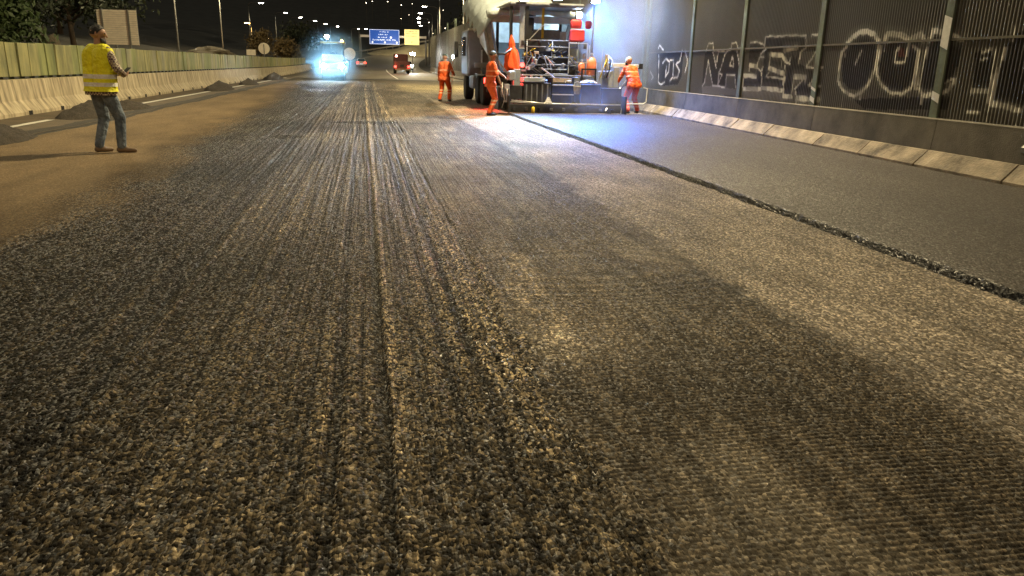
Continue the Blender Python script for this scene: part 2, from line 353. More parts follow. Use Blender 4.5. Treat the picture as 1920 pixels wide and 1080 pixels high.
def kerb_x(y): return 7.55+.047*y if y < 25 else 8.725
def fresh_mat():
    ys = fan_rows(); ys = ys[ys < 23.35]; nc = 560
    ys = np.concatenate([np.linspace(-6, 1.1, 120), ys])
    kx = np.array([kerb_x(y) for y in ys])-.005
    t = np.linspace(0, 1, nc)**1.6
    e0 = 3.93
    X = e0+(kx-e0)[:, None]*t[None, :]; Y = np.repeat(ys[:, None], nc, 1)
    c1 = vn(X*45, Y*45, 91)-.5; c2 = vn(X*95, Y*90, 92)-.5; c3 = vn(X*14, Y*14, 93)-.5
    edge = 4.02+(vn(Y*2.2, X*0, 94)-.5)*.04+(vn(Y*11, X*0, 95)-.5)*.022+(vn(Y*32, X*0, 99)-.5)*.02+.02*sst(4, 9, Y)
    up = sst(-.05, .05, X-edge+c1*.02+(vn(X*150, Y*60, 90)-.5)*.03)
    z = -.03+(.03+.062)*up+.0026*c1*(.4+up)+.002*c2+.0012*c3
    z += (1-sst(0, .12, X-edge))*up*(.004*c1+.005*c2)
    z += .004*(vn(X*.6, Y*.3, 96)-.5)
    n1 = vn(X*1.2, Y*.5, 97)
    col = np.array((.046,.0385,.0325))[None, None]*(.8+.4*n1[..., None])*(.85+.3*vn(X*9, Y*9, 98)[..., None])
    col = np.where((up < .97)[..., None], np.array((.014,.013,.013))[None, None], col)  # edge slope coloured darker to stand for the shade on it
    rgba = np.concatenate([np.clip(col, .006, .5), (.35+.25*n1)[..., None]], -1)
    me = np_mesh('fresh_asphalt', np.stack([X, Y, z], -1).reshape(-1, 3), grid_faces(*X.shape), road_mat('fresh_asphalt', 80, .6, .9, .007, spec=.3, lo=.35, hi=3.2), {'tint': ('FLOAT_COLOR', rgba.reshape(-1, 4))})
    tag(link('fresh_asphalt_road', me), kind='structure')
fresh_mat()

def sheet(name, xa, xb, ys, z, m, nx=6, curved=True):
    V = []; nr = len(ys)
    for y in ys:
        s = shift(y) if curved else 0
        a = xa(y) if callable(xa) else xa; b = xb(y) if callable(xb) else xb
        for i in range(nx): V.append((a+(b-a)*i/(nx-1)+s, y, z+rise(y)))
    o = link(name, np_mesh(name, np.array(V), grid_faces(nr, nx), m)); return tag(o, kind='structure')
sub_m = mat('road_base', (.05,.043,.033), .8, var=.35, vscale=2.5, bump=.006, bscale=70)
sheet('road_base', -8.3, lambda y: kerb_x(y)+.1, np.linspace(-8, 72, 60), -.045, sub_m)
far_m = mat('far_road', (.11,.09,.058), .62, var=.4, vscale=.35, bump=.006, bscale=40)
sheet('far_road', -8.6, 8.72, np.linspace(71.6, 420, 120), -.012, far_m)
sh_m = mat('shoulder_asphalt', (.105,.08,.05), .8, var=.35, vscale=1.3, bump=.004, bscale=110)
sheet('shoulder', -8.35, lambda y: -5.82+.05*math.sin(y*.7)+.04*math.sin(y*2.3), np.linspace(-4, 73, 300), .032, sh_m, nx=8)
dk_m = mat('shoulder_cut_edge', (.028,.023,.017), .75, var=.5, vscale=3, bump=.01, bscale=50)
def cut_edge():
    b = MB(); V = []; ys = np.linspace(-4, 73, 400)
    for y in ys:
        e = -5.84+.05*math.sin(y*.7)+.04*math.sin(y*2.3)
        j = rng.uniform(-.04, .04)
        for x, z in ((e-.32+j, .034), (e-.05, .036), (e+.14+j, .012), (e+.3+j*2, -.03)): V.append((x, y, z))
    tag(link('shoulder_edge', np_mesh('shoulder_edge', np.array(V), grid_faces(len(ys), 4), dk_m)), kind='structure')
cut_edge()

line_m = mat('road_paint_white', (.72,.70,.62), .6, var=.18, vscale=5, bump=.001, bscale=200)
def marking(x0, x1, y0, y1, lab, z=.037):
    n = 14; V = []
    for i in range(n):
        y = y0+(y1-y0)*i/(n-1); j = rng.uniform(-.012, .012)
        for x in (x0+j, (x0+x1)/2, x1+j*.6): V.append((x+shift(y), y, z+rise(y)))
    o = link('road_marking', np_mesh('road_marking', np.array(V), grid_faces(n, 3), line_m)); tag(o, lab, kind='structure')
for y0, y1 in ((8, 13.2), (16.4, 18.7), (24.6, 36.5), (40.5, 47), (48.8, 70)):
    marking(-6.95, -6.78, y0, y1, 'white edge line on the shoulder')
marking(2.6, 2.75, 74, 130, 'white lane line far ahead', .004)

# heaps of loose millings along the shoulder
heap_m = mat('millings_heap', (.045,.036,.026), .9, var=.5, vscale=20, bump=.02, bscale=45)
def heap(x, y, rx, ry, h, lab):
    n = 40; V = []; 
    gx, gy = np.meshgrid(np.linspace(-1.15, 1.15, n), np.linspace(-1.15, 1.15, n))
    r = np.sqrt(gx**2+gy**2)
    z = h*np.clip(1-r, 0, 1)**.85*(.75+.5*vn(gx*3+x, gy*3+y, 7))+.05*vn(gx*9+x, gy*9, 8)*(r < 1.05)+.035*vn(gx*21+x, gy*21, 9)*(r < 1.02)-.03*sst(.85, 1.1, r)
    V = np.stack([gx*rx, gy*ry, z], -1).reshape(-1, 3)
    o = link('millings_heap', np_mesh('millings_heap', V, grid_faces(n, n), heap_m)); o.location = (x, y, .03)
    tag(o, lab, 'heap', 'heaps of millings beside the left barrier')
heap(-6.55, 20.3, .55, 1.5, .30, 'low dark heap of millings behind the vest man, between the white line pieces')
heap(-6.35, 14.0, .7, 1.3, .32, 'dark heap of millings cut off by the left picture edge')
heap(-6.55, 23.3, .5, 1.1, .16, 'flat spread of millings just beyond the vest man')
heap(-6.8, 38.6, .55, 2.1, .34, 'dark millings heap breaking the white line halfway along the barrier')
heap(-6.8, 47.9, .5, 1.6, .28, 'farther millings heap in the gap of the white line')
heap(-7.0, 62, .7, 3, .5, 'farthest dark millings heap at the foot of the left barrier')

# ================================================================== LEFT BARRIER AND FENCE
conc_m = mat('barrier_concrete', (.58,.50,.34), .85, col2=(.16,.13,.085), vscale=2.4, streak=(1, 2.6, .35), bump=.004, bscale=60)
conc2_m = mat('parapet_concrete', (.145,.13,.105), .85, col2=(.055,.05,.04), vscale=1.8, streak=(1, 1, 1), bump=.006, bscale=50)
apron_m = mat('kerb_concrete', (.40,.335,.245), .9, col2=(.06,.05,.036), vscale=2.0, bump=.012, bscale=28)
hole_m = mat('drain_hole', (.01,.01,.01), 1)
JERSEY = [(0,0),(0,.08),(-.17,.33),(-.225,.80),(-.38,.80),(-.435,.33),(-.6,.08),(-.6,0)]
LB = -7.85
def barrier_run():
    L = 6.0; y = 13.3; i = 0; body = hole = None
    b = MB(); b.prism(JERSEY, .012, L-.012)
    bme = b.mesh('body', conc_m)
    hb = MB(); hb.box(-.04, .012, -.09, .09, -.001, .10); hme = hb.mesh('drain_hole', hole_m)
    while y < 118:
        lab = ('streaked concrete barrier section at the left picture edge' if i == 0 else
               'concrete barrier section just behind the man in the yellow vest' if i == 1 else
               'pale concrete barrier section with a millings heap at its foot, past the vest man' if i == 4 else
               'last concrete barrier section before the roller, lit bluish' if i == 14 else
               'pale concrete barrier section in the line along the left fence')
        t = thing('concrete_barrier', (LB-.0022*(y-13)+shift(y), y, rise(y)+.028), R(.0), lab, 'barrier', 'concrete barrier sections along the left fence')
        link('body', bme, t)
        for k in range(3):
            h = link('drain_hole', hme, t); h.location = (0, 1+2*k, 0)
        y += L; i += 1
barrier_run()

slat_m = mat('fence_slat', (.36,.34,.15), .75, col2=(.13,.135,.065), vscale=1.6, streak=(1, 1.7, .5), bump=.003, bscale=40)
foot_m = mat('fence_bracket', (.03,.03,.028), .6)
def fence():
    t = thing('slat_fence', (-8.40, 13, 0), 0, 'low yellow-green fence of upright slats standing behind the left barrier', 'fence')
    meshes = []; tones = (slat_m, mat('fence_slat_grey', (.33,.32,.20), .75, col2=(.14,.14,.09), vscale=1.6, streak=(1,1.7,.5)), mat('fence_slat_green', (.27,.29,.11), .75, col2=(.10,.12,.05), vscale=1.6, streak=(1,1.7,.5)), slat_m)
    for k in range(4):
        b = MB(); b.box(-.03, .03, .012, (.588-.006*k), .872, 1.68+rng.uniform(-.015, .015), .012); meshes.append(b.mesh('slat', tones[k]))
    fb = MB(); fb.box(-.05, .05, .16, .40, .829, .875); fme = fb.mesh('bracket', foot_m)
    y = 0; k = 0
    while y < 102:
        x = -.0022*y+shift(y+13)
        s = link('slat', meshes[(int(y/4.2)*7+rng.choice((0,0,0,1,2)))%4], t); s.location = (x, y, rise(y+13)); s.rotation_euler = (rng.uniform(-.006,.006), rng.uniform(-.02,.02), rng.uniform(-.02,.02))
        if y < 60:
            f = link('bracket', fme, t); f.location = (x, y, 0)
        y += .6
    rb = MB(); rb.bar((-.045, 0, 1.45), (-.045-.0022*102, 102, 1.45+.12), .03, .08); rb.build('back_rail', foot_m, t)
fence()

# ================================================================== RIGHT PARAPET, NOISE WALL, GRAFFITI
WANG = -math.atan(.047)
def right_parapet():
    t = thing('concrete_parapet', (7.55, 0, 0), WANG, 'dirty grey concrete parapet with stepped kerb below the graffiti wall', 'parapet')
    # kerb course: separate stones, each a step with a sloping top
    y = -4.; 
    while y < 27:
        L = rng.choice((1.5, 1.8, 2.1)); j = rng.uniform(-.012, .012)
        prof = [(0+j, -.05), (0+j, .10), (.025+j, .125), (.20, .30+rng.uniform(-.01,.01)), (.27, .31), (.27, -.05)]
        b = MB(); b.prism(prof, y+.014, y+L-.014); ks = b.build('kerb_stone', apron_m, t); y += L
    y = -4.
    while y < 27:
        b = MB(); b.prism([(.235, .0), (.235, .32), (.265, .72), (.265, .755), (.30, .765), (.60, .765), (.60, 0)], y+.006, y+3.594); b.build('wall_section', conc2_m, t); y += 3.6
    # straight on beyond the paver
    for k in range(10):
        y0 = 27.5+9*k
        b = MB(); b.prism([(p[0]+shift(y0)*.0+1.175, p[1]+rise(y0)) for p in [(0,-.05),(0,.1),(.2,.3),(.26,.76),(.6,.76),(.6,-.05)]], y0, y0+8.98)
        o = b.build('wall_section', conc2_m, t); o.matrix_parent_inverse = Matrix.Rotation(-WANG, 4, 'Z')
right_parapet()

# strokes and fills of the graffiti in wall metres (along the wall, height)
GW=[(0.032,[(20.46,0.98),(20.32,1.07),(20.2,1.64),(19.78,1.08),(19.73,1.01),(18.92,0.98)]),
(0.032,[(19.91,1.84),(19.6,1.46)]),
(0.032,[(19.54,1.85),(19.6,1.6)]),
(0.032,[(19.37,1.03),(19.39,1.33),(19.27,1.46),(19.12,1.77),(18.92,1.89),(18.75,1.89)]),
(0.032,[(18.74,1.51),(18.61,1.74),(18.49,1.5),(18.74,1.51)]),
(0.032,[(18.36,1.84),(18.11,1.47),(18.02,1.22)]),
(0.032,[(19.38,1.31),(19.17,1.29),(19.35,1.07)]),
(0.032,[(18.88,1.03),(18.88,1.29),(18.36,1.28),(18.23,0.99)]),
(0.032,[(17.18,1.49),(17.05,1.75),(16.79,1.88)]),
(0.032,[(17.81,1.31),(17.82,1.02),(17.78,0.96)]),
(0.032,[(17.17,1.47),(16.92,1.4),(16.83,1.24),(16.83,1.05)]),
(0.032,[(17.04,1.71),(16.85,1.69)]),
(0.032,[(16.85,1.49),(16.87,1.4)]),
(0.032,[(15.8,1.59),(15.59,1.55)]),
(0.032,[(16.64,1.28),(16.51,1.38)]),
(0.032,[(16.64,1.28),(15.71,1.24)]),
(0.032,[(15.78,1.52),(15.74,1.26),(15.75,1.08),(15.7,0.88)]),
(0.032,[(15.36,0.89),(15.34,1.32)]),
(0.032,[(14.85,1.3),(15.23,1.06),(15.11,0.88)]),
(0.032,[(15.21,1.57),(15.16,1.8),(14.99,1.86)]),
(0.032,[(14.89,1.49),(14.6,1.74),(14.43,1.87)]),
(0.032,[(14.89,1.49),(14.23,1.48)]),
(0.032,[(14.31,1.42),(14.68,1.14),(14.21,1.14)]),
(0.032,[(15.57,1.69),(15.63,1.55)]),
(0.032,[(20.42,1.87),(20.28,2.07),(19.96,2.07),(19.89,1.89),(19.08,1.85),(18.73,1.89),(18.76,2.04),(18.47,2.06),(18.33,1.92),(17.9,1.86)]),
(0.032,[(17.65,2.02),(17.31,2.04),(16.98,1.99),(16.88,1.95),(16.88,2.14),(15.74,2.13),(15.05,2.1),(14.98,1.88)]),
(0.032,[(14.81,2.08),(14.8,2.11),(14.42,2.1),(14.35,1.9)]),
(0.085,[(17.55,1.53),(17.18,1.49)]),
(0.085,[(17.81,1.29),(17.16,1.27)]),
(0.085,[(17.78,0.98),(16.86,1),(16.78,1.03),(15.82,1.01)]),
(0.085,[(16.54,1.76),(15.96,1.72),(15.77,1.61)]),
(0.085,[(16.53,1.46),(15.78,1.35)]),
(0.085,[(15.7,0.89),(15.36,0.89)]),
(0.085,[(15.33,1.3),(14.84,1.29)]),
(0.085,[(15.11,0.87),(14.21,0.88)]),
(0.085,[(15.9,1.83),(15.36,1.87)]),
(0.075,[(13.47,1.91),(13.32,2.02),(13.11,2.09),(12.88,2.1),(12.64,2.04),(12.47,1.91)]),
(0.055,[(12.47,1.91),(12.46,1.73),(12.47,1.47),(12.61,1.21),(12.8,1.06),(13.02,1),(13.36,1.07),(13.59,1.24),(13.63,1.48),(13.6,1.77),(13.46,1.88)]),
(0.03,[(13.1,1.56),(12.97,1.77)]),
(0.08,[(12.3,1.92),(12.27,2.04),(11.86,2),(11.64,1.92),(11.37,2),(11.28,1.91)]),
(0.045,[(12.4,1.84),(12.42,1.56),(12.4,1.39),(12.24,1.22),(11.9,1.09),(11.61,1.08),(11.39,1.19),(11.34,1.4),(11.36,1.75),(11.54,1.83)]),
(0.035,[(11.87,1.82),(11.96,1.74),(11.95,1.59),(11.83,1.57),(11.67,1.59),(11.66,1.79)]),
(0.07,[(11.14,1.89),(11.08,2.05),(10.72,1.97),(10.39,1.89)]),
(0.035,[(11.16,1.79),(11.2,1.56),(11.21,1.18)]),
(0.06,[(11.21,1.18),(11.08,1.09),(10.78,1.11),(10.51,1.18),(10.41,1.32)]),
(0.03,[(11.33,1.75),(11.28,1.17)]),
(0.03,[(10.84,1.45),(10.68,1.67)]),
(0.025,[(10.83,1.25),(10.59,1.29),(10.45,1.34)]),
(0.03,[(9.93,1.71),(9.78,1.75)]),
(0.025,[(9.94,1.61),(9.84,1.63)]),
(0.06,[(10,1.18),(9.67,1.19)]),
(0.03,[(10.03,0.9),(9.81,0.9)]),
(0.03,[(9.44,2.03),(9.43,1.86)]),
(0.035,[(9.52,1.76),(9.6,1.34),(9.62,1.03)]),
(0.06,[(9.62,1.03),(9.36,1.01),(9.06,0.96)]),
(0.03,[(9.71,1.74),(9.65,1.22)]),
(0.045,[(24.46,1.82),(24.31,0.99),(24.05,0.92),(23.69,1.01)]),
(0.045,[(24.02,1.58),(23.73,1.7),(23.35,1.62),(23.39,1.32),(23.66,1.16),(23.61,1.47)]),
(0.045,[(23.35,1.66),(23,1.66),(22.94,1.17),(23.21,1.05)]),
(0.045,[(22.32,1.91),(22.42,1.65),(22.74,1.54),(22.41,1.36),(22.53,1.18),(22.87,1.14)]),
(0.045,[(24.58,2.02),(24.47,2.13),(24.05,1.97)]),
(0.045,[(25.22,1.3),(24.91,1.14),(25.03,1.06)]),
(0.045,[(22.05,1.9),(21.76,1.62),(21.91,1.33)])]
GB=[[(20.48,1.86),(19.91,1.85),(19.6,1.46),(19.54,1.85),(19.13,1.84),(19.27,1.46),(19.37,1.03),(19.73,1.02),(20.2,1.64),(20.32,1.07),(20.51,1.04)],
[(19.03,1.87),(18.36,1.84),(18,1.22),(18.2,0.97),(18.35,1.26),(18.88,1.27),(18.88,1.03),(19.34,1.03),(19.27,1.46)],
[(17.64,2.01),(16.98,1.99),(16.79,1.88),(17.05,1.75),(17.17,1.47),(16.89,1.38),(16.78,1.04),(17.78,0.99),(17.81,1.29),(17.17,1.28),(17.65,1.47)],
[(16.88,2.13),(15.05,2.09),(14.98,1.88),(15.16,1.8),(15.21,1.57),(14.89,1.49),(14.26,1.48),(14.68,1.14),(14.21,1.14),(14.21,0.9),(15.11,0.9),(15.23,1.06),(14.85,1.3),(15.34,1.32),(15.36,0.89),(15.7,0.88),(15.74,1.04),(16.78,1.05),(16.85,1.49)],
[(13.39,1.87),(13.15,2.01),(12.86,2.04),(12.61,1.94),(12.51,1.8),(12.52,1.47),(12.65,1.22),(12.91,1.1),(13.19,1.12),(13.46,1.26),(13.56,1.56),(13.55,1.78)],
[(12.36,1.9),(12.07,1.93),(11.83,1.89),(11.37,1.88),(11.4,1.72),(11.4,1.4),(11.46,1.22),(11.68,1.13),(11.98,1.15),(12.25,1.28),(12.35,1.47),(12.33,1.82)],
[(11.1,1.95),(10.76,1.92),(10.37,1.85),(10.38,1.56),(10.49,1.35),(10.71,1.21),(11,1.17),(11.16,1.21),(11.18,1.48),(11.16,1.79)],
[(10.09,1.7),(9.76,1.78),(9.66,1.25),(10,1.21)],
[(9.53,1.78),(9.35,1.96),(9.24,1.97),(8.98,1.03),(9.54,1.09)],
[(13.01,0.94),(11.77,1.02),(10.97,1.06),(10.49,1.11),(10.44,0.91),(11.72,0.82),(12.63,0.79)],
[(24.67,1.86),(22.15,1.9),(22.2,1.18),(22.48,0.96),(24.17,0.88),(24.5,1.15)]]
GG=[[(17.77,0.92),(16.85,0.96),(15.84,0.95),(15.7,0.86),(15.72,0.78),(17.72,0.74)],
[(20.49,0.96),(19.76,1),(18.86,0.97),(18.2,0.97),(18.16,0.8),(20.44,0.77)]]
GR= [(11.91,1.82),(11.74,1.81),(11.7,1.66),(11.86,1.65)]

DRIPS = []
_dr = random.Random(4)
for _wd, _L in GW:
    if _wd > .05:
        for _k in range(3):
            _p = _dr.choice(_L); DRIPS.append((.012, [_p, (_p[0]+.01, _p[1]-_dr.uniform(.08, .3))]))
def in_poly(P, L):
    x, y = P.T; ins = np.zeros(len(P), bool); n = len(L)
    for i in range(n):
        (x1, y1), (x2, y2) = L[i], L[(i+1) % n]
        c = ((y1 > y) != (y2 > y)) & (x < (x2-x1)*(y-y1)/((y2-y1) or 1e-9)+x1); ins ^= c
    return ins
def wall_mat():
    m = bpy.data.materials.new('ribbed_wall_sheet'); m.use_nodes = True; n = m.node_tree.nodes; l = m.node_tree.links
    b = n['Principled BSDF']; b.inputs['Roughness'].default_value = .55; b.inputs['Metallic'].default_value = 0
    tc = n.new('ShaderNodeTexCoord'); nz = n.new('ShaderNodeTexNoise'); nz.inputs['Scale'].default_value = .9; nz.inputs['Detail'].default_value = 7
    mp = n.new('ShaderNodeMapping'); mp.inputs['Scale'].default_value = (1, 1, .45); l.new(tc.outputs['Object'], mp.inputs[0]); l.new(mp.outputs[0], nz.inputs['Vector'])
    mx = n.new('ShaderNodeMix'); mx.data_type = 'RGBA'; mx.inputs['A'].default_value = (.042,.042,.036,1); mx.inputs['B'].default_value = (.115,.112,.096,1)
    l.new(nz.outputs[0], mx.inputs['Factor'])
    last = mx.outputs['Result']
    for an, c in (('ink', (.009,.009,.010,1)), ('grey', (.24,.23,.21,1)), ('red', (.09,.02,.018,1)), ('white', (.80,.80,.74,1))):
        at = n.new('ShaderNodeAttribute'); at.attribute_name = an
        k = n.new('ShaderNodeMix'); k.data_type = 'RGBA'; k.inputs['B'].default_value = c
        l.new(at.outputs['Fac'], k.inputs['Factor']); l.new(last, k.inputs['A']); last = k.outputs['Result']
    l.new(last, b.inputs['Base Color'])
    n2 = n.new('ShaderNodeTexNoise'); n2.inputs['Scale'].default_value = 45; l.new(tc.outputs['Object'], n2.inputs['Vector'])
    bp = n.new('ShaderNodeBump'); bp.inputs['Distance'].default_value = .003; l.new(n2.outputs[0], bp.inputs['Height']); l.new(bp.outputs[0], b.inputs['Normal'])
    return m
wallm = wall_mat()
post_m = mat('wall_post_green', (.17,.23,.18), .55, col2=(.08,.09,.07), vscale=2, metal=.1, bump=.002)
rail_m = mat('wall_seam_rail', (.10,.095,.075), .5)
splash_m = mat('white_spray', (.75,.76,.74), .6, var=.15)
def ribbed_panel(y0, y1, z0, z1, fine, name, parent, fx=.44):
    pr = .068; n = max(1, round((y1-y0)/pr)); pr = (y1-y0)/n
    ys = []; xs = []
    for i in range(n):                                     # trapezoid rib: proud face towards the road, recessed valley
        for f, x in ((0., .0), (.40, .0), (.52, .045), (.88, .045)): ys.append(y0+(i+f)*pr); xs.append(fx+x)
    ys.append(y1); xs.append(fx)
    zs = np.concatenate([np.arange(z0, min(2.7, z1), .022 if fine else .4), np.linspace(min(2.7, z1), z1, 5)]) if fine else np.linspace(z0, z1, 4)
    Y = np.repeat(np.array(ys)[None], len(zs), 0); X = np.repeat(np.array(xs)[None], len(zs), 0); Z = np.repeat(zs[:, None], len(ys), 1)
    attrs = {}
    V = np.stack([X, Y, Z], -1).reshape(-1, 3)
    if fine:
        P = V[:, 1:]+0; P = P+np.stack([(vn(P[:, 0]*9, P[:, 1]*9, 3)-.5)*.02, (vn(P[:, 0]*9, P[:, 1]*9, 4)-.5)*.02], -1)
        pf = np.where(V[:, 0] > fx+.02, .5, 1.)            # spray hardly reaches the valleys
        ink = np.zeros(len(P)); gr = ink.copy(); wh = ink.copy(); rd = ink.copy()
        for L in GB: ink = np.maximum(ink, in_poly(P, L)*.96)
        for L in GG: gr = np.maximum(gr, in_poly(P, L)*.5)
        rd = in_poly(P, GR)*.9
        for wd, L in GW: wh = np.maximum(wh, 1-sst(wd*.48, wd*.70, seg_dist(P, L)))
        halo = np.zeros(len(P))
        for wd, L in GW: halo = np.maximum(halo, (.07*(1-sst(wd*.6, wd*2.4, seg_dist(P, L)))))
        for wd, L in DRIPS: wh = np.maximum(wh, .8*(1-sst(wd*.4, wd, seg_dist(P, L))))
        wear = .45+.55*sst(.3, .6, vn(P[:, 0]*6, P[:, 1]*6, 5))
        attrs = {'ink': ('FLOAT', ink*.95), 'grey': ('FLOAT', gr*pf), 'red': ('FLOAT', rd*pf), 'white': ('FLOAT', np.maximum(wh*wear, halo)*pf)}
    return link(name, np_mesh(name, V, grid_faces(len(zs), len(ys)), wallm, attrs, smooth=False), parent)
def noise_wall():
    t = thing('noise_wall', (7.55, 0, 0), WANG, 'tall dark ribbed noise wall covered in graffiti above the right parapet', 'wall')
    posts = [-3.8, -.15, 3.5, 7.1, 10.72, 14.4, 18.0, 21.5, 25.6]
    for a, b in zip(posts[:-1], posts[1:]):
        ribbed_panel(a+.10, b-.10, .75, 1.885, b > 8 and a < 23, 'ribbed_panel', t)
        ribbed_panel(a+.10, b-.10, 1.915, 6.0, b > 8 and a < 23, 'ribbed_panel', t)
        r = MB(); r.box(.425, .47, a+.1, b-.1, 1.882, 1.918); r.build('seam_rail', rail_m, t)
    pb = MB()                                             # steel H post
    pb.box(.375, .40, -.085, .085, .74, 6.05); pb.box(.401, .52, -.012, .012, .74, 6.05); pb.box(.521, .55, -.085, .085, .74, 6.05)
    pme = pb.mesh('post', post_m)
    for y in posts:
        p = link('post', pme, t); p.location = (.03, y, 0)
    # white spray across two of the posts
    for y, z0, z1 in ((10.72, 1.75, 2.25), (10.72, .98, 1.16), (14.4, .80, .95), (14.4, 1.02, 1.13)):
        s = MB(); s.add([(.402, y-.086, z0), (.402, y+.086, z0+.06), (.402, y+.086, z1), (.402, y-.086, z1-.05)], [(0,1,2,3)])
        s.add([(.399, y-.088, z0), (.399, y+.086, z0+.06), (.399, y+.086, z1), (.399, y-.088, z1-.05)], [(0,1,2,3)]); s.build('spray_mark', splash_m, t)
    # plain continuation past the paver
    t2 = thing('noise_wall', (8.72, 25.8, 0), 0, 'plain far stretch of the dark ribbed noise wall behind the truck', 'wall')
    for k in range(11):
        a = .15+8.5*k
        ribbed_panel(a, a+8.4, .75+rise(a+26), 5.2, False, 'ribbed_panel', t2)
        p = link('post', pme, t2); p.location = (.03, a-.05, 0)
noise_wall()
galv_m = mat('galvanised_steel', (.17,.17,.16), .55, metal=.5, var=.25, vscale=9, bump=.001)
def guard_end():
    t = thing('guardrail_end', (kerb_x(8.4)+.20, 8.30, 0), WANG, 'galvanised guardrail end piece against the right parapet at the picture edge', 'guardrail')
    b = MB(); pr = [(0,.42),(-.05,.47),(-.05,.53),(.0,.58),(-.0,.62),(-.05,.67),(-.05,.73),(0,.78),(.004,.78),(-.046,.73),(-.046,.67),(.004,.62),(.004,.58),(-.046,.53),(-.046,.47),(.004,.42)]
    b.prism(pr, -2.5, .25); b.build('beam', galv_m, t)
    for y in (-.2, -1.7):
        b = MB(); b.box(.006, .07, y-.05, y+.05, .30, .76); b.build('bracket', galv_m, t)
guard_end()
pole_m = mat('galvanised_pole', (.16,.16,.15), .5, metal=.4, var=.2)

# ================================================================== STREET LAMPS
lens_m = mat('lamp_lens_lit', (1,.93,.75), .4, emit=60, ecol=(1,.90,.66), var=0)
lensw_m = mat('lamp_lens_far', (1,.95,.8), .4, emit=45, ecol=(1,.93,.78), var=0)
orange_lens_m = mat('lamp_lens_sodium', (1,.5,.1), .4, emit=30, ecol=(1,.5,.12), var=0)
head_m = mat('lamp_head_grey', (.25,.25,.24), .5, metal=.3)
def street_lamp(x, y, h, d, label, power, lens=None, group=None, col=LAMP_COL, arm=1.8, z=None):
    z = rise(y)-.05 if z is None else z
    t = thing('street_lamp', (x+shift(y), y, z), 0, label, 'street lamp', group)
    b = MB(); b.tube([(0,0,-.6),(0,0,.9),(0,0,h-.5)], [.11,.11,.06], 10); b.lathe([(.16,0),(.16,.25),(.12,.3)], 10); b.build('pole', pole_m, t, True)
    b = MB(); b.tube([(0,0,h-.5),(d*.12,0,h-.12),(d*.5,0,h+.05),(d*arm,0,h+.12)], [.06,.055,.05,.04], 8); b.build('arm', pole_m, t, True)
    b = MB(); b.prism([(d*(arm-.1),h+.06),(d*(arm+.75),h+.07),(d*(arm+.72),h+.15),(d*(arm+.35),h+.24),(d*(arm-.1),h+.19)], -.16, .16); hd = b.build('lamp_head', head_m, t)
    b = MB(); b.box(min(d*arm,d*(arm+.68)), max(d*arm,d*(arm+.68)), -.14, .14, h+.0, h+.058, .02); b.build('lens', lens or lens_m, hd)
    if power:
        lamp('lamp_light', 'SPOT', (d*(arm+.35), 0, h-.03), power, col, hd, .22, (R(160), .4), (0, R(22)*-d, 0))
    return t
ORD = ('nearest', 'second nearest', 'third', 'fourth', 'fifth', 'farthest')
SL = 'lit street lamp row behind the left fence'
for y, lab in ((-14, 'tall street lamp behind the left fence, out of view behind the camera'), (20, 'tall street lamp left of the picture behind the slat fence'),
               (54, 'bare lamp pole rising behind the fence left of the man in the vest'), (71, 'lamp pole passing in front of the slatted sign back'),
               (93, 'lamp pole cut by the top of the picture, third from the left edge'), (120, 'lamp pole nearest the small lit lamps, head above the picture')):
    street_lamp(-20.3, y, 10.2, 1, lab, 3800 if y > 50 else (1500 if y > 0 else 500), z=1.6+rise(y), group=SL)
for i, (y, x) in enumerate(((145,-20.4),(174,-20.6),(193,-20.6),(208,-19.6),(226,-19.9),(244,-19.6))):
    street_lamp(x, y, 10.2-.25*rise(y), 1, ORD[i]+' lit street lamp in the row receding above the left fence', 700 if i < 3 else 0, lensw_m, SL, z=.4+rise(y)*.5)
SR = 'lit street lamp row along the right wall'
for y, pw, lab in ((-10, 2600, 'street lamp behind the camera beside the right wall'), (20.9, 15000, 'slim lamp pole against the graffiti wall between the tags'),
              (50, 7000, 'lamp pole rising behind the tipper truck'), (84, 6000, 'lamp pole standing left of the truck cab, farther one'), (112, 4500, 'slim lamp pole at the end of the noise wall')):
    street_lamp(9.35 if y < 30 else 9.9, y, 13.5 if y < 30 else 10.4, -1, lab, pw, group=SR, z=0)
for i, y in enumerate((130,148,166,184,202)):
    street_lamp(11, y, 10.-.25*rise(y), -1, ORD[i]+' small lit lamp in the column of lamps right of the yellow board', 700 if i < 2 else 0, lensw_m, SR, z=rise(y)*.5)
for x, y in ((-13.0,251),(-10.5,249)):
    street_lamp(x-1.6, y, 9.4, 1, 'left one of two small lit lamps beside the blue gantry board' if x < -12 else 'right one of two small lit lamps beside the blue gantry board', 0, lensw_m, 'lamps left of the gantry', z=rise(y)*.5)
street_lamp(-15.9, 118, 6.2, -1, 'orange sodium lamp glowing above the yellow bush', 300, orange_lens_m, col=(1,.5,.12), z=.1, arm=.2)
street_lamp(-20.5, 175, 5.2, -1, 'short white lamp lower than the left lamp row', 0, lensw_m, z=.5)

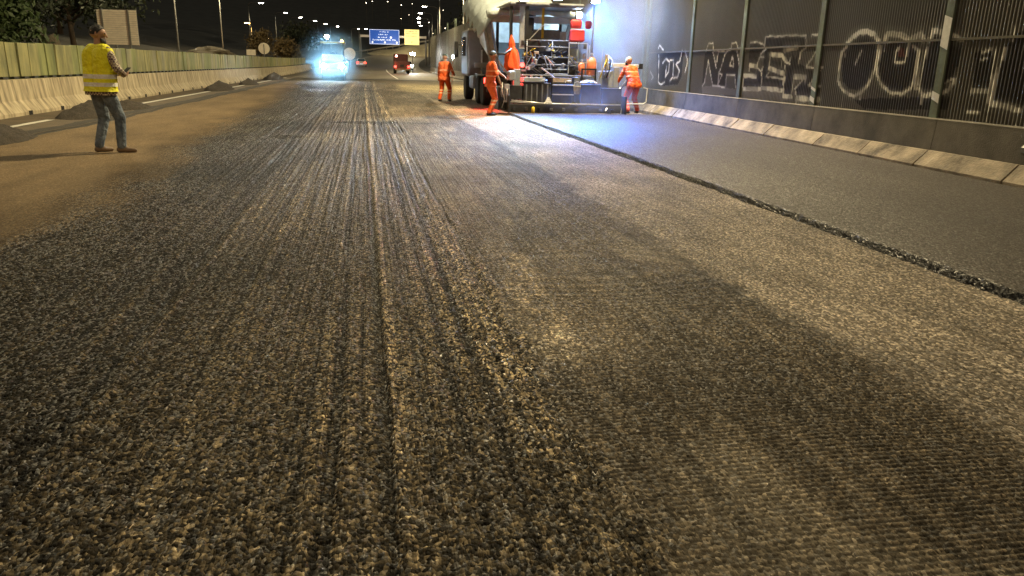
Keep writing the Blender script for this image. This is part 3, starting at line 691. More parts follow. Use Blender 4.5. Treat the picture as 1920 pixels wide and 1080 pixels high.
# lights on the far hillside
hl_m = mat('hill_lamp_globe', (1,.9,.7), .4, emit=7, ecol=(1,.86,.6), var=0)
for i, (x, y, z) in enumerate(((0,600,43),(4.3,600,44.2),(15.3,600,44.4),(25,600,42.4),(33,600,43.5),(30.5,600,35.7),(24.7,600,33),(37.5,600,34.5),(55.5,600,39.9),(76.5,600,39.8),(57,600,27.3),(48,600,23.3),(69,600,26.9),(45,600,31))):
    t = thing('hillside_lamp', (x, y, z-8), 0, 'tiny lit lamp scattered on the dark hillside', 'street lamp', 'lamps on the far hillside')
    b = MB(); b.tube([(0,0,-6),(0,0,7.6)], .09, 6); b.build('pole', pole_m, t)
    s = rng.uniform(.3, .6); b = MB(); b.lathe([(.02,-s*.5),(s*.4,-s*.3),(s*.5,0),(s*.4,s*.3),(.02,s*.5)], 8, (0,0,8)); b.build('globe', hl_m, t, True)

# ================================================================== SIGNS
signback_m = mat('sign_back_aluminium', (.78,.73,.60), .5, metal=.15, var=.12, vscale=3)
def big_sign():
    t = thing('traffic_sign', (-12.7, 45, .35), R(-10), 'large sign seen from behind, pale horizontal slats, behind the left fence', 'road sign')
    for k in range(16):
        b = MB(); b.box(-1.02, 1.02, -.03, .0, 1.66+k*.107, 1.66+k*.107+.097, .006); b.build('slat', signback_m, t)
    b = MB(); b.box(-1.03, 1.03, .004, .02, 1.64, 3.39); b.build('face', head_m, t)
    for x in (-.75, .6):
        b = MB(); b.box(x-.04, x+.04, -.12, -.034, -1, 3.4); b.build('post', pole_m, t)
big_sign()
def round_sign():
    t = thing('round_sign', (-11.2, 92, .3), 0, 'round grey sign back on a short post above the left fence', 'road sign')
    b = MB(); b.lathe([(.02,-.02),(.58,-.02),(.60,0),(.58,.02),(.02,.02)], 28, (0,0,2.35), 'y'); b.build('disc', signback_m, t)
    b = MB(); b.tube([(0,-.06,-.5),(0,-.06,2.8)], .045, 8); b.build('post', pole_m, t)
    t = thing('small_sign', (-12.6, 92, .3), 0, 'small blank rectangular sign plate left of the round sign', 'road sign')
    b = MB(); b.box(-.48, .48, -.02, .02, 1.6, 2.2, .01); b.build('plate', signback_m, t)
    b = MB(); b.tube([(0,.06,-.5),(0,.06,2.1)], .04, 8); b.build('post', pole_m, t)
    t = thing('round_sign', (-3.0+shift(130), 128, rise(128)), 0, 'round pale sign back right of the oncoming roller lights', 'road sign')
    b = MB(); b.lathe([(.02,-.02),(.9,-.02),(.92,0),(.9,.02),(.02,.02)], 28, (0,0,2.3), 'y'); b.build('disc', signback_m, t)
    b = MB(); b.tube([(0,.06,-.5),(0,.06,2.6)], .05, 8); b.build('post', pole_m, t)
round_sign()
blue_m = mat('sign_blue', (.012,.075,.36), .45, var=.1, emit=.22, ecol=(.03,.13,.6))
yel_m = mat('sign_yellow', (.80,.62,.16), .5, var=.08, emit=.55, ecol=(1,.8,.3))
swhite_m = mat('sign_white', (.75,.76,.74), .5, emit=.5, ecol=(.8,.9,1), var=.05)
sblack_m = mat('sign_dark_print', (.12,.09,.03), .6)
def gantry():
    Y = 170; z0 = 0
    t = thing('sign_gantry', (0, Y, 0), 0, 'roadway sign gantry with blue board and yellow board over the far lanes', 'sign gantry')
    b = MB(); b.bar((-1.4,.3,6.75), (12.2,.3,6.75), .35, .45); b.build('beam', signback_m, t)
    for x in (-1.4, 12.1):
        b = MB(); b.tube([(x,.3,-.5),(x,.3,7.1)], [.2,.16], 10); b.build('post', pole_m, t)
    b = MB(); b.box(.45, 6.6, -.08, .0, 5.15, 8.1, .05); bl = b.build('blue_board', blue_m, t); bl['label'] = 'blue direction board with white lettering'
    b = MB()
    for (x0,x1,z0,z1) in ((.5,6.55,8.0,8.06),(.5,6.55,5.19,5.25),(.5,.56,5.25,8.0),(6.49,6.55,5.25,8.0)): b.box(x0,x1,-.095,-.082,z0,z1)
    b.build('border', swhite_m, bl)
    r2 = random.Random(5)
    def words(z, x0, x1, h, par, m, name):
        b = MB(); x = x0
        while x < x1:
            wd = r2.uniform(.10, .19)
            if r2.random() < .1: x += .2; continue
            b.box(x, x+wd*.35, -.096, -.083, z, z+h*r2.choice((.7,.7,1))); b.box(x, x+wd*.8, -.096, -.083, z+h*r2.choice((0,.3,.6)), z+h*r2.choice((0,.3,.6))+h*.22+.04) ; x += wd+.06
        b.build(name, m, par)
    words(7.55, 2.6, 4.4, .18, bl, swhite_m, 'lettering'); words(7.0, 2.3, 4.1, .2, bl, swhite_m, 'lettering'); words(6.45, 2.2, 4.4, .2, bl, swhite_m, 'lettering')
    words(5.9, 1.1, 6.0, .3, bl, swhite_m, 'lettering')
    for x in (1.05, 3.6, 6.05):
        b = MB(); b.add([(x-.2,-.09,5.55),(x+.2,-.09,5.55),(x,-.09,5.28),(x-.07,-.09,5.78),(x+.07,-.09,5.78)], [(0,2,1),(0,1,4,3)]); b.build('arrow', swhite_m, bl)
    b = MB(); b.lathe([(.02,-.01),(.22,-.01),(.22,.01),(.02,.01)], 14, (4.85,-.09,6.55), 'y'); b.build('route_emblem', swhite_m, bl)
    b = MB(); b.box(7.65, 10.7, -.08, 0, 5.2, 8.25, .06); ye = b.build('yellow_board', yel_m, t); ye['label'] = 'yellow board with dark lettering'
    words(7.75, 8.0, 10.3, .2, ye, sblack_m, 'lettering'); words(7.35, 8.0, 10.3, .2, ye, sblack_m, 'lettering'); words(6.85, 8.0, 10.2, .16, ye, sblack_m, 'lettering')
    b = MB(); b.add([(9.0,-.09,5.85),(9.3,-.09,5.85),(9.15,-.09,5.6)], [(0,2,1)]); b.build('arrow', sblack_m, ye)
    lamp('board_light', 'SPOT', (5.5, -6, 4.2), 900, (1,.9,.7), t, .3, (R(120), .5), (R(105), 0, 0))
gantry()

# ================================================================== VEGETATION, BANKS
def leaf_mat(name, c):
    m = mat(name, c, .65, var=.45, vscale=1.2); return m
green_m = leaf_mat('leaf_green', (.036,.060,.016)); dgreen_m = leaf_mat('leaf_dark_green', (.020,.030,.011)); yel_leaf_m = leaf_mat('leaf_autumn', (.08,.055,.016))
bark_m = mat('bark', (.06,.045,.03), .9, bump=.02, bscale=20)
def tree(x, y, z, h, rw, label, lm, nleaf=5000, leaf=.16, seed=0, bare=False, group=None):
    r = np.random.RandomState(seed); rr = random.Random(seed)
    t = thing('broadleaf_tree', (x, y, z), 0, label, 'tree', group)
    b = MB(); b.tube([(0,0,-.5),(.05*h*rr.uniform(-1,1),0,h*.4),(.08*h*rr.uniform(-1,1),.03*h,h*.8)], [.035*h,.022*h,.006*h], 8)
    tips = []
    for k in range(11):
        a = k*2.4+rr.random(); zz = h*rr.uniform(.25,.6); L = rw*rr.uniform(.55,.95)
        p = (L*math.cos(a), L*math.sin(a), zz+h*rr.uniform(.08,.35)); b.tube([(0,0,zz),(p[0]*.5,p[1]*.5,zz+(p[2]-zz)*.65),p], [.012*h,.008*h,.002*h], 5); tips.append(p)
    b.build('trunk', bark_m, t, True)
    if nleaf:
        cl = np.array(tips+[(rr.uniform(-.5,.5)*rw, rr.uniform(-.5,.5)*rw, h*rr.uniform(.45,1.0)) for _ in range(22)])
        ci = r.randint(0, len(cl), nleaf); sp = rw*.27
        P = cl[ci]+r.normal(0, 1, (nleaf,3))*np.array((sp,sp,sp*.7))
        A = r.normal(0, 1, (nleaf,3)); A /= np.linalg.norm(A, axis=1)[:,None]
        Bv = np.cross(A, r.normal(0,1,(nleaf,3))); Bv /= np.linalg.norm(Bv, axis=1)[:,None]
        s = leaf*r.uniform(.6,1.3,(nleaf,1)); A = A*s; Bv = Bv*s*.45
        V = np.stack([P-A, P+Bv, P+A, P-Bv], 1).reshape(-1,3)
        link('crown', np_mesh('crown', V, np.arange(nleaf*4).reshape(-1,4), lm, smooth=False), t)
    return t
GT = 'trees on the left bank'
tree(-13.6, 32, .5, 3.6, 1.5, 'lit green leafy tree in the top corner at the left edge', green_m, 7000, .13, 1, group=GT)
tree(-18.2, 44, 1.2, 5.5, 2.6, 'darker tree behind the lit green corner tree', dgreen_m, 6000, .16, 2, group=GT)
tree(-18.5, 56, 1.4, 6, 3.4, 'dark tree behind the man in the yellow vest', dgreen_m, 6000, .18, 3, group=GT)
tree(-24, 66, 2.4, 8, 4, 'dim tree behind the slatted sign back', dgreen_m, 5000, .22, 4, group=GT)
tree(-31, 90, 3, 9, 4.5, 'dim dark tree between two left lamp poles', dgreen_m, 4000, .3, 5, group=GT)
tree(-13.2, 105, .8, 4.0, 1.3, 'yellow autumn bush right of the orange lamp', yel_leaf_m, 3500, .16, 6, group=GT)
tree(-12.6, 128, 1.0, 3.4, 1.8, 'brownish shrub right of the round sign', yel_leaf_m, 2500, .2, 7, group=GT)
tree(-12.0, 150, 2.0, 5.5, 3.0, 'dim shrub beside the roller lights', dgreen_m, 2500, .25, 8, group=GT)
tree(13.2, 52, .3, 7.5, 2.2, 'thin-leaved tree behind the wall above the truck cab', yel_leaf_m, 1500, .14, 9)
tree(14.5, 76, .3, 9.5, 3.2, 'tall dark tree behind the far noise wall', dgreen_m, 3500, .25, 10)
tree(15, 108, .3, 9, 3.5, 'dark tree at the far end of the noise wall', dgreen_m, 3500, .25, 11)
grass_m = mat('bank_grass', (.06,.095,.022), .9, var=.5, vscale=3)
def bank_grass():
    r = np.random.RandomState(12); n = 16000
    y = 20+r.rand(n)**1.3*75; x = -9.6-r.rand(n)*7
    z = -.06+np.minimum(np.clip(-9.4-x, 0, None)*.16, 5)-.05+np.array([rise(v) for v in y])
    h = r.uniform(.15,.5,n); a = r.rand(n)*6.28; w_ = .02
    ca, sa = np.cos(a)*w_, np.sin(a)*w_; lx, ly = r.normal(0,.1,n), r.normal(0,.1,n)
    V = np.stack([np.stack([x-ca,y-sa,z],-1), np.stack([x+ca,y+sa,z],-1), np.stack([x+lx+ca*.2,y+ly,z+h],-1), np.stack([x+lx-ca*.2,y+ly,z+h],-1)],1).reshape(-1,3)
    o = link('bank_grass', np_mesh('bank_grass', V, np.arange(n*4).reshape(-1,4), grass_m, smooth=False)); tag(o, 'rough green grass on the bank behind the left fence', 'grass', kind='stuff')
bank_grass()
rock_m = mat('pale_rock', (.10,.083,.055), .9, var=.35, vscale=2, bump=.05, bscale=3)
def rock(x, y, z, sx, sy, sz, lab, seed):
    bm = bmesh.new(); bmesh.ops.create_icosphere(bm, subdivisions=4, radius=1)
    for v in bm.verts:
        p = np.array([v.co.x*1.7+seed]); q = np.array([v.co.y*1.7+v.co.z*2.1]); k = .7+.6*float(vn(p, q, seed)[0])+.15*float(vn(p*4, q*4, seed)[0])
        v.co = Vector((v.co.x*sx*k, v.co.y*sy*k, v.co.z*sz*k))
    me = bpy.data.meshes.new('boulder'); bm.to_mesh(me); bm.free(); me.materials.append(rock_m)
    o = link('boulder', me); o.location = (x, y, z); tag(o, lab, 'rock')
rock(-13.1, 37, 1.7, .26, .3, .5, 'small pale boulder behind the fence left of the vest man', 2)
rock(-16.1, 88, 1.2, 2.3, 3, 1.3, 'large pale rock outcrop above the fence between lamp poles', 3)
rock(-13, 138, 1.8, 1.7, 2.5, 2.2, 'brown rock slope right of the round sign', 5)
emb_m = mat('dry_embankment', (.30,.27,.18), .9, var=.35, vscale=.25, bump=.05, bscale=2)
def embankment():
    V = []; n = 30
    for i in range(n):
        s = i/(n-1); x = -8+34*s; zt = 3.2+6.0*s+.25*math.sin(s*23); j = .4*math.sin(s*31)
        for q, (dy, z) in enumerate(((-14+j, 1.6), (-9, zt*.35+1.0), (-4, zt*.75+.5), (0, zt), (6, zt+.1), (8, .5))): V.append((x, 262+dy, z))
    o = link('embankment', np_mesh('embankment', np.array(V), grid_faces(n, 6), emb_m)); tag(o, 'pale lit embankment carrying the ramp under the gantry', kind='structure')
    t = thing('ramp_guardrail', (0, 262, 0), 0, 'pale guardrail climbing along the far ramp', 'guardrail')
    b = MB(); b.bar((-8,-1,3.9), (26,-1,9.9), .1, .45); b.build('rail', galv_m, t)
    for k in range(18):
        s = k/17; b = MB(); b.box(-8+34*s-.08, -8+34*s+.08, -.9, -.75, 3.2+6*s-.3, 3.9+6*s); b.build('post', galv_m, t)
    lamp('ramp_light', 'POINT', (12, 246, 13), 3500, LAMP_COL, None, .3)
embankment()

# ================================================================== VEHICLES
steel_m = mat('dark_steel', (.035,.035,.036), .5, metal=.3, var=.4, vscale=5, bump=.003, bscale=40)
bl_m = mat('machine_black', (.014,.014,.015), .5, var=.3)
grey_m = mat('machine_grey', (.16,.17,.18), .5, metal=.2, var=.3, vscale=5)
bgrey_m = mat('screed_panel', (.34,.38,.42), .45, metal=.3, var=.25, vscale=4)
chrome_m = mat('bright_tube', (.70,.70,.68), .3, metal=.6, var=.15)
white_m = mat('truck_white', (.62,.64,.62), .5, var=.2, vscale=3)
tarp_m = mat('tarpaulin_white', (.46,.53,.54), .75, var=.2, vscale=2.5, bump=.03, bscale=6)
cab_m = mat('cab_brown_grey', (.15,.125,.10), .45, var=.2, vscale=3)
glass_m = mat('dark_glass', (.012,.013,.015), .12, var=.1)
rub_m = mat('tyre_rubber', (.015,.015,.015), .85, bump=.006, bscale=40)
orange_m = mat('orange_cloth', (.90,.10,.012), .7, var=.22, vscale=9, bump=.01, bscale=18)
red_m = mat('seat_red', (.62,.05,.045), .55, var=.15, vscale=8)
yb_m = mat('yellow_paint', (.72,.50,.03), .5, var=.2)
tan_m = mat('dusty_panel', (.36,.28,.18), .8, var=.35, vscale=8, bump=.004)
redlit_m = mat('tail_lamp_lit', (1,.05,.03), .3, emit=9, ecol=(1,.03,.02), var=0)
redhot_m = mat('tail_lamp_core', (1,.5,.4), .3, emit=25, ecol=(1,.35,.28), var=0)
led_m = mat('work_lamp_lit', (.8,.9,1), .3, emit=70, ecol=(.62,.82,1), var=0)
amb_m = mat('beacon_amber', (1,.45,.05), .3, emit=30, ecol=(1,.42,.06), var=0)
whitehot_m = mat('head_lamp_lit', (1,1,1), .3, emit=120, ecol=(.75,.9,1), var=0)

def W(b, name, m, t, smooth=False):
    """b holds world coordinates; hang it under t where t stands"""
    o = b.build(name, m, t, smooth)
    if t.type == 'EMPTY': o.matrix_parent_inverse = Matrix.Translation(-Vector(t.location))
    return o

def wheel(x, y, z, r, wd, t, spokes=True):
    b = MB(); b.lathe([(r*.55,-wd/2),(r*.9,-wd/2),(r,-wd*.35),(r,wd*.35),(r*.9,wd/2),(r*.55,wd/2)], 24, (x,y,z), 'x'); o = W(b, 'wheel', rub_m, t, False)
    b = MB(); b.lathe([(.04,-wd*.42),(r*.3,-wd*.44),(r*.56,-wd*.3),(r*.56,wd*.3),(r*.3,wd*.44),(.04,wd*.42)], 16, (x,y,z), 'x'); W(b, 'rim', grey_m, o)

# ---------------- the asphalt paver
def paver():
    t = thing('asphalt_paver', (5.7, 23.3, .062), 0, 'black asphalt paver seen from behind with screed, canopy and work lights', 'paver')
    def part(name, m, *boxes, bev=.012, smooth=False):
        b = MB()
        for q in boxes: b.box(*q, bev)
        return W(b, name, m, t, smooth)
    # screed
    part('screed', steel_m, (4.05,7.5,22.95,23.45,.066,.31))
    part('end_plate', steel_m, (3.98,4.035,22.6,23.75,.066,.58)); part('end_plate', steel_m, (7.515,7.57,22.6,23.75,.066,.58))
    b = MB(); b.tube([(4.06,22.88,.37),(5.4,22.86,.335),(7.45,22.86,.325)], .02, 8); W(b, 'step_bar', chrome_m, t, True)
    b = MB(); b.tube([(4.1,22.80,.42),(4.9,22.83,.36),(5.2,22.86,.33)], .016, 8); W(b, 'hand_bar', chrome_m, t, True)
    part('screed_extension', steel_m, (4.06,4.46,23.0,23.55,.45,.84)); part('screed_extension', steel_m, (6.90,7.52,23.0,23.55,.33,.80))
    hl = part('screed_housing', steel_m, (4.49,5.33,23.0,23.7,.33,.93), bev=.03)
    for k in range(5):
        b = MB(); b.box(4.56+k*.16, 4.60+k*.16, 22.985, 22.998, .38, .88); W(b, 'rib', grey_m, hl)
    part('tray', bgrey_m, (4.49,5.14,22.98,23.5,.945,1.07)); 
    for k in range(4):
        part('tray_tool', chrome_m, (4.55+.15*k,4.61+.15*k,23.0,23.05,1.07,1.10+.03*(k%2)), bev=.004)
    ct = part('step_box', steel_m, (5.37,6.0,23.1,23.7,.33,1.08))
    b = MB(); b.box(5.40,5.97,23.08,23.098,.955,1.075); W(b, 'dusty_panel', tan_m, ct)
    for z in (.87,.60):
        b = MB(); b.box(5.37,6.02,22.93,23.09,z-.018,z+.012,.006); W(b, 'step_tread', chrome_m, ct)
    hr = part('screed_housing', steel_m, (6.23,6.87,23.0,23.7,.33,.91), bev=.03)
    b = MB(); b.lathe([(.30,0),(.27,.05),(.18,.10),(.04,.12)], 14, (6.55,23.32,.91)); W(b, 'dust_heap', tan_m, hr, True)
    part('side_panel', bgrey_m, (6.88,7.36,23.45,23.5,.81,1.30)); part('side_panel', bgrey_m, (7.37,7.56,23.45,23.5,.81,1.42))
    part('mud_box', grey_m, (6.03,6.2,23.02,23.3,.86,1.1))
    # gauge frame on the right
    b = MB()
    for p, q in (((6.25,23.0,1.0),(6.25,23.0,1.34)),((6.67,23.0,1.0),(6.67,23.0,1.34)),((6.23,23.0,1.34),(6.69,23.0,1.34))): b.bar(p, q, .045)
    W(b, 'gauge_frame', bl_m, t)
    r3 = random.Random(11)                                       # clutter of valves, filters, cables and clamps across the back
    for k in range(46):
        x = r3.uniform(4.5, 6.75); z = r3.uniform(1.16, 1.62) if k < 26 else r3.uniform(1.6, 2.1); y = r3.uniform(23.72, 24.2) if k < 26 else r3.uniform(24.28, 24.4)
        q = r3.random()
        if q < .45: part('fitting', r3.choice((bl_m, steel_m, grey_m, bgrey_m)), (x, x+r3.uniform(.05,.16), y, y+r3.uniform(.05,.12), z, z+r3.uniform(.05,.16)), bev=.012)
        elif q < .7:
            b = MB(); b.lathe([(.02,0),(.05,.01),(.05,.14),(.03,.17)], 12, (x, y, z)); W(b, 'filter', r3.choice((grey_m, white_m, bl_m)), t, True)
        else:
            b = MB(); b.tube([(x, y, z), (x+r3.uniform(-.2,.2), y-.06, z-.12), (x+r3.uniform(-.35,.35), y-.02, z-.05), (x+r3.uniform(-.4,.4), y, z+.1)], .013, 6); W(b, 'cable', r3.choice((bl_m, bl_m, yb_m, grey_m)), t, True)
    for k in range(9):                                            # grab irons, bolts and soot-caked lugs on the screed's back wall
        x = 4.15+.38*k; part('lug', r3.choice((steel_m, bl_m, grey_m)), (x, x+.09, 22.90, 22.955, .13, .13+r3.uniform(.05,.13)), bev=.01)
    for x in (5.02, 5.75, 6.45):
        b = MB(); b.tube([(x,22.99,.95),(x,22.90,1.0),(x+.16,22.90,1.0),(x+.16,22.99,.95)], .012, 6); W(b, 'grab_iron', chrome_m, t, True)
    # tractor body
    body = part('tractor_body', steel_m, (4.80,6.60,24.45,28.3,.55,1.42), bev=.05)
    part('deck', grey_m, (4.60,6.75,23.72,25.9,1.10,1.15))
    rear = part('rear_panel', bl_m, (4.84,6.2,24.42,24.5,1.42,2.16))
    for z in (2.16,1.97,1.67,1.43):
        b = MB(); b.tube([(4.80,24.3,z),(6.42,24.3,z)], .022, 8); W(b, 'hand_rail', grey_m, t, True)
    for x in (4.82,5.62,6.42):
        b = MB(); b.tube([(x,24.3,1.15),(x,24.3,2.18)], .022, 8); W(b, 'rail_post', grey_m, t, True)
    for k, z in enumerate((1.16,1.30,1.44)):
        part('access_step', bgrey_m, (5.34,6.02,23.78+k*.16,23.96+k*.16,z,z+.03))
    for k in range(5):                                            # hoses on the rear panel
        x = 4.9+.13*k; b = MB(); b.tube([(x,24.38,1.95-.06*k),(x+.05,24.2,1.7),(x+.2*rng.uniform(-1,1),24.0,1.35),(x+.1,23.8,1.14)], .018, 6); W(b, 'hose', bl_m, t, True)
    for k, (x, z) in enumerate(((5.05,1.75),(5.3,1.62),(5.0,1.52),(5.42,1.85))):
        part('valve_block', bgrey_m if k % 2 else tan_m, (x,x+.14,24.25,24.36,z,z+.09))
    b = MB(); b.bar((5.15,23.6,1.35),(5.60,23.2,.98), .035); b.bar((5.32,23.9,1.7),(5.55,23.7,1.42), .03); W(b, 'lever', chrome_m, t)
    b = MB(); b.bar((6.03,23.9,1.75),(6.32,23.8,1.42), .045); W(b, 'strut', bgrey_m, t)
    for x in (4.95, 6.3):
        tr = MB(); tr.prism([(24.6,.10),(28.0,.10),(28.25,.35),(28.0,.62),(24.6,.62),(24.35,.35)], x-.17, x+.17, 'x'); tk = W(tr, 'crawler_track', rub_m, t)
        for k in range(5):
            b = MB(); b.lathe([(.05,-.19),(.19,-.19),(.19,.19),(.05,.19)], 14, (x,24.75+k*.78,.36), 'x'); W(b, 'road_wheel', grey_m, tk)
    # hopper with folded wings ahead
    hp = MB(); hp.add([(4.55,28.3,.6),(6.85,28.3,.6),(6.85,30.0,.6),(4.55,30.0,.6),(4.2,28.2,1.35),(7.2,28.2,1.35),(7.2,30.1,1.25),(4.2,30.1,1.25)], [(0,1,2,3),(0,4,5,1),(1,5,6,2),(3,2,6,7),(0,3,7,4)]); W(hp, 'hopper', steel_m, t)
    # operator stand
    part('control_console', bl_m, (4.80,5.02,24.5,24.9,1.9,2.74)); part('seat_back', bl_m, (4.86,5.16,24.9,25.05,2.45,2.86), bev=.05)
    part('instrument_panel', grey_m, (5.05,6.05,25.2,25.35,2.18,2.52)); part('monitor', bgrey_m, (5.95,6.15,24.7,24.76,2.18,2.45))
    b = MB(); b.tube([(4.88,24.35,2.15),(5.3,24.3,2.6),(5.5,24.3,2.62)], .012, 6); W(b, 'control_lever', chrome_m, t)
    b = MB(); b.bar((5.45,25.0,2.25),(5.45,25.0,3.14), .07, .07); W(b, 'yellow_pillar', yb_m, t)
    s = part('operator_seat', red_m, (6.15,6.62,24.2,24.36,2.15,2.50), bev=.05)
    b = MB(); b.box(6.16,6.52,24.2,24.34,2.54,2.80,.07); W(b, 'head_rest', red_m, s, True)
    b = MB(); b.box(6.16,6.60,24.185,24.198,2.505,2.53); W(b, 'piping', white_m, s)
    b = MB(); b.box(6.66,6.86,24.3,24.42,2.54,2.78,.06); W(b, 'arm_cushion', red_m, s, True)
    b = MB(); b.tube([(6.1,24.15,2.1),(6.7,24.15,2.1),(6.7,24.15,1.2)], .018, 6); b.tube([(6.12,24.15,1.2),(6.12,24.15,2.1)], .018, 6); W(b, 'seat_frame', chrome_m, t)
    # canopy and posts
    part('canopy', grey_m, (4.25,6.60,24.3,27.2,3.14,3.26), bev=.05)
    for x, y in ((4.33,24.4),(4.33,27.0),(6.5,27.0)):
        b = MB(); b.bar((x,y,1.15),(x,y,3.14), .09); W(b, 'canopy_post', bl_m, t)
    b = MB(); b.bar((4.66,24.35,1.9),(4.66,24.35,3.14), .15, .06); W(b, 'lamp_post_plate', bgrey_m, t)
    b = MB(); b.bar((4.82,24.4,1.15),(4.82,24.4,3.14), .10); W(b, 'canopy_post', bl_m, t)
    ms = MB(); ms.tube([(6.86,24.2,1.15),(6.86,24.2,3.42)], .035, 8); W(ms, 'lamp_mast', bgrey_m, t, True)
    # work lights looking back over the fresh mat; one added sideways for the steam
    def work_light(x, y, z, power, to, wd=.3, spread=115, col=WORK_COL):
        b = MB(); b.box(x-wd/2, x+wd/2, y, y+.14, z-.11, z+.11, .03); h = W(b, 'work_lamp', bl_m, t)
        b = MB(); b.box(x-wd/2+.03, x+wd/2-.03, y-.014, y-.002, z-.085, z+.085); W(b, 'lens', led_m, h)
        l = lamp('work_light', 'SPOT', (x, y-.06, z), power, col, None, .12, (R(spread), .6)); aim(l, (x, y-.06, z), to)
        l.parent = t; l.matrix_parent_inverse = Matrix.Translation(-Vector(t.location))
    work_light(6.86, 24.05, 3.36, 2300, (6.3,21.0,0), .3, 82); work_light(4.66, 24.12, 3.36, 2000, (3.0,20.0,0), .3, 60, WHITE_LED)
    work_light(5.7, 24.12, 3.42, 350, (5.8,22.7,.4), .3, 100, (.2,.42,1))
    work_light(6.62, 25.0, 2.98, 800, (8.6,25.4,2.0), .2, 150, (.16,.4,1))  # extra unseen lamp under the canopy, added to light the steam
    # a flood lamp under the canopy shining forward into the hopper and the tipper bed
    b = MB(); b.box(5.3,5.7,27.22,27.3,3.02,3.14,.02); h = W(b, 'flood_lamp', bl_m, t); b = MB(); b.box(5.33,5.67,27.302,27.312,3.04,3.12); W(b, 'lens', led_m, h)
    l = lamp('work_light', 'SPOT', (5.5,27.35,3.06), 420, (.55,.78,1), None, .1, (R(140), .5)); aim(l, (5.5,27.35,3.06), (5.2,30,2.2)); l.parent = t; l.matrix_parent_inverse = Matrix.Translation(-Vector(t.location))
    # left side control stand
    part('side_console', bgrey_m, (4.03,4.24,22.95,23.2,.98,1.25), bev=.04); part('console_post', bgrey_m, (4.22,4.42,23.15,23.25,.82,1.30))
    part('side_plate', bgrey_m, (3.90,4.05,22.85,22.9,.36,.88)); part('auger_cover', bl_m, (3.74,4.0,23.0,23.9,.12,.80), bev=.04)
    b = MB(); b.bar((3.74,23.1,1.52),(4.02,23.05,1.16), .10, .05); W(b, 'grey_arm', grey_m, t)
    b = MB(); b.tube([(3.72,23.2,1.72),(3.95,23.2,1.72),(4.15,23.25,1.86),(4.3,24.3,1.9)], .03, 6); W(b, 'steering_arm', bl_m, t, True)
    for k in range(6):
        x = 3.80+.05*k; b = MB(); b.tube([(x,22.95,.95-.03*k),(x-.03,22.82,.7),(x+.06*math.sin(k*2),22.85,.45),(x,22.95,.2)], .014, 6); W(b, 'hose', (bl_m, chrome_m, bl_m)[k % 3], t, True)
    b = MB(); b.lathe([(.02,-.04),(.10,-.04),(.12,0),(.10,.04),(.02,.04)], 16, (3.9,22.93,.6), 'y'); W(b, 'hand_wheel', grey_m, t)
    b = MB(); b.lathe([(.02,-.03),(.07,-.03),(.07,.0),(.02,.03)], 14, (4.58,23.75,1.42), 'y'); W(b, 'red_lamp', redlit_m, t)
    l = lamp('red_light', 'POINT', (4.58,23.62,1.42), 2.5, (1,.04,.1), None, .05); l.parent = t; l.matrix_parent_inverse = Matrix.Translation(-Vector(t.location))
    # right cluster of hoses and levelling gear
    b = MB(); b.tube([(6.93,23.3,1.2),(6.95,23.3,1.95)], .012, 6); W(b, 'marker_rod', chrome_m, t)
    part('control_box', white_m, (7.02,7.22,23.25,23.4,1.32,1.55), bev=.03); part('control_box', tan_m, (7.0,7.1,23.2,23.26,1.45,1.78), bev=.02)
    for k in range(4):
        b = MB(); b.tube([(6.9+.1*k,23.3,1.1),(6.95+.1*k,23.15,1.35),(7.05+.06*k,23.2,1.62),(7.12,23.3,1.75)], .016, 6); W(b, 'hose', (yb_m, chrome_m, bl_m, white_m)[k], t, True)
    lb = part('levelling_beam', white_m, (7.32,7.75,23.5,23.6,1.42,1.54), (7.80,8.18,23.5,23.6,1.40,1.51)); part('beam_sensor', bl_m, (7.75,7.82,23.45,23.62,1.36,1.56)); part('beam_sensor', bl_m, (8.18,8.30,23.45,23.62,1.38,1.54))
    b = MB(); b.tube([(7.55,23.55,1.42),(7.56,23.5,.8)], .02, 6); b.tube([(8.0,23.55,1.41),(7.8,23.5,.9),(7.56,23.45,.75)], .02, 6); W(b, 'beam_stay', grey_m, t)
    b = MB(); b.bar((6.7,23.9,1.12),(6.7,23.9,2.05),.03); b.bar((6.12,23.9,1.55),(6.95,23.9,1.52),.025); b.bar((6.95,23.9,1.12),(6.95,23.9,1.52),.025); W(b, 'side_rail', chrome_m, t)
    return t
paver()

def gas_bottle(x, y, z, s, lab):
    t = thing('gas_bottle', (x,y,z), 0, lab, 'gas bottle', 'gas bottles on the paver')
    b = MB(); b.lathe([(.10*s,0),(.13*s,.03*s),(.13*s,.34*s),(.11*s,.42*s),(.05*s,.47*s),(.03*s,.48*s)], 18); b.build('cylinder', mat('gas_orange', (.85,.22,.06), .45, var=.15), t, True)
    b = MB(); b.lathe([(.03*s,.47*s),(.03*s,.53*s),(.05*s,.53*s),(.05*s,.57*s),(.02*s,.58*s)], 10); b.build('valve', chrome_m, t)
gas_bottle(6.80, 23.95, 1.155, 1.15, 'orange gas bottle standing on the paver deck in the steam')
gas_bottle(6.50, 24.0, 1.155, .8, 'smaller reddish gas bottle left of the bigger one on the paver deck')
def bucket(x, y, z):
    t = thing('bucket', (x,y,z), 0, 'pale dented bucket hanging from the paver steps', 'bucket')
    b = MB(); b.lathe([(.085,0),(.115,.22),(.12,.23),(.11,.23),(.08,.02)], 18); b.build('pail', mat('bucket_pale', (.52,.48,.36), .6, var=.3, vscale=14), t, True)
    b = MB(); b.tube([(-.115,0,.21),(-.08,0,.33),(0,0,.37),(.08,0,.33),(.115,0,.21)], .006, 6); b.build('handle', chrome_m, t)
bucket(6.1, 22.92, .62)
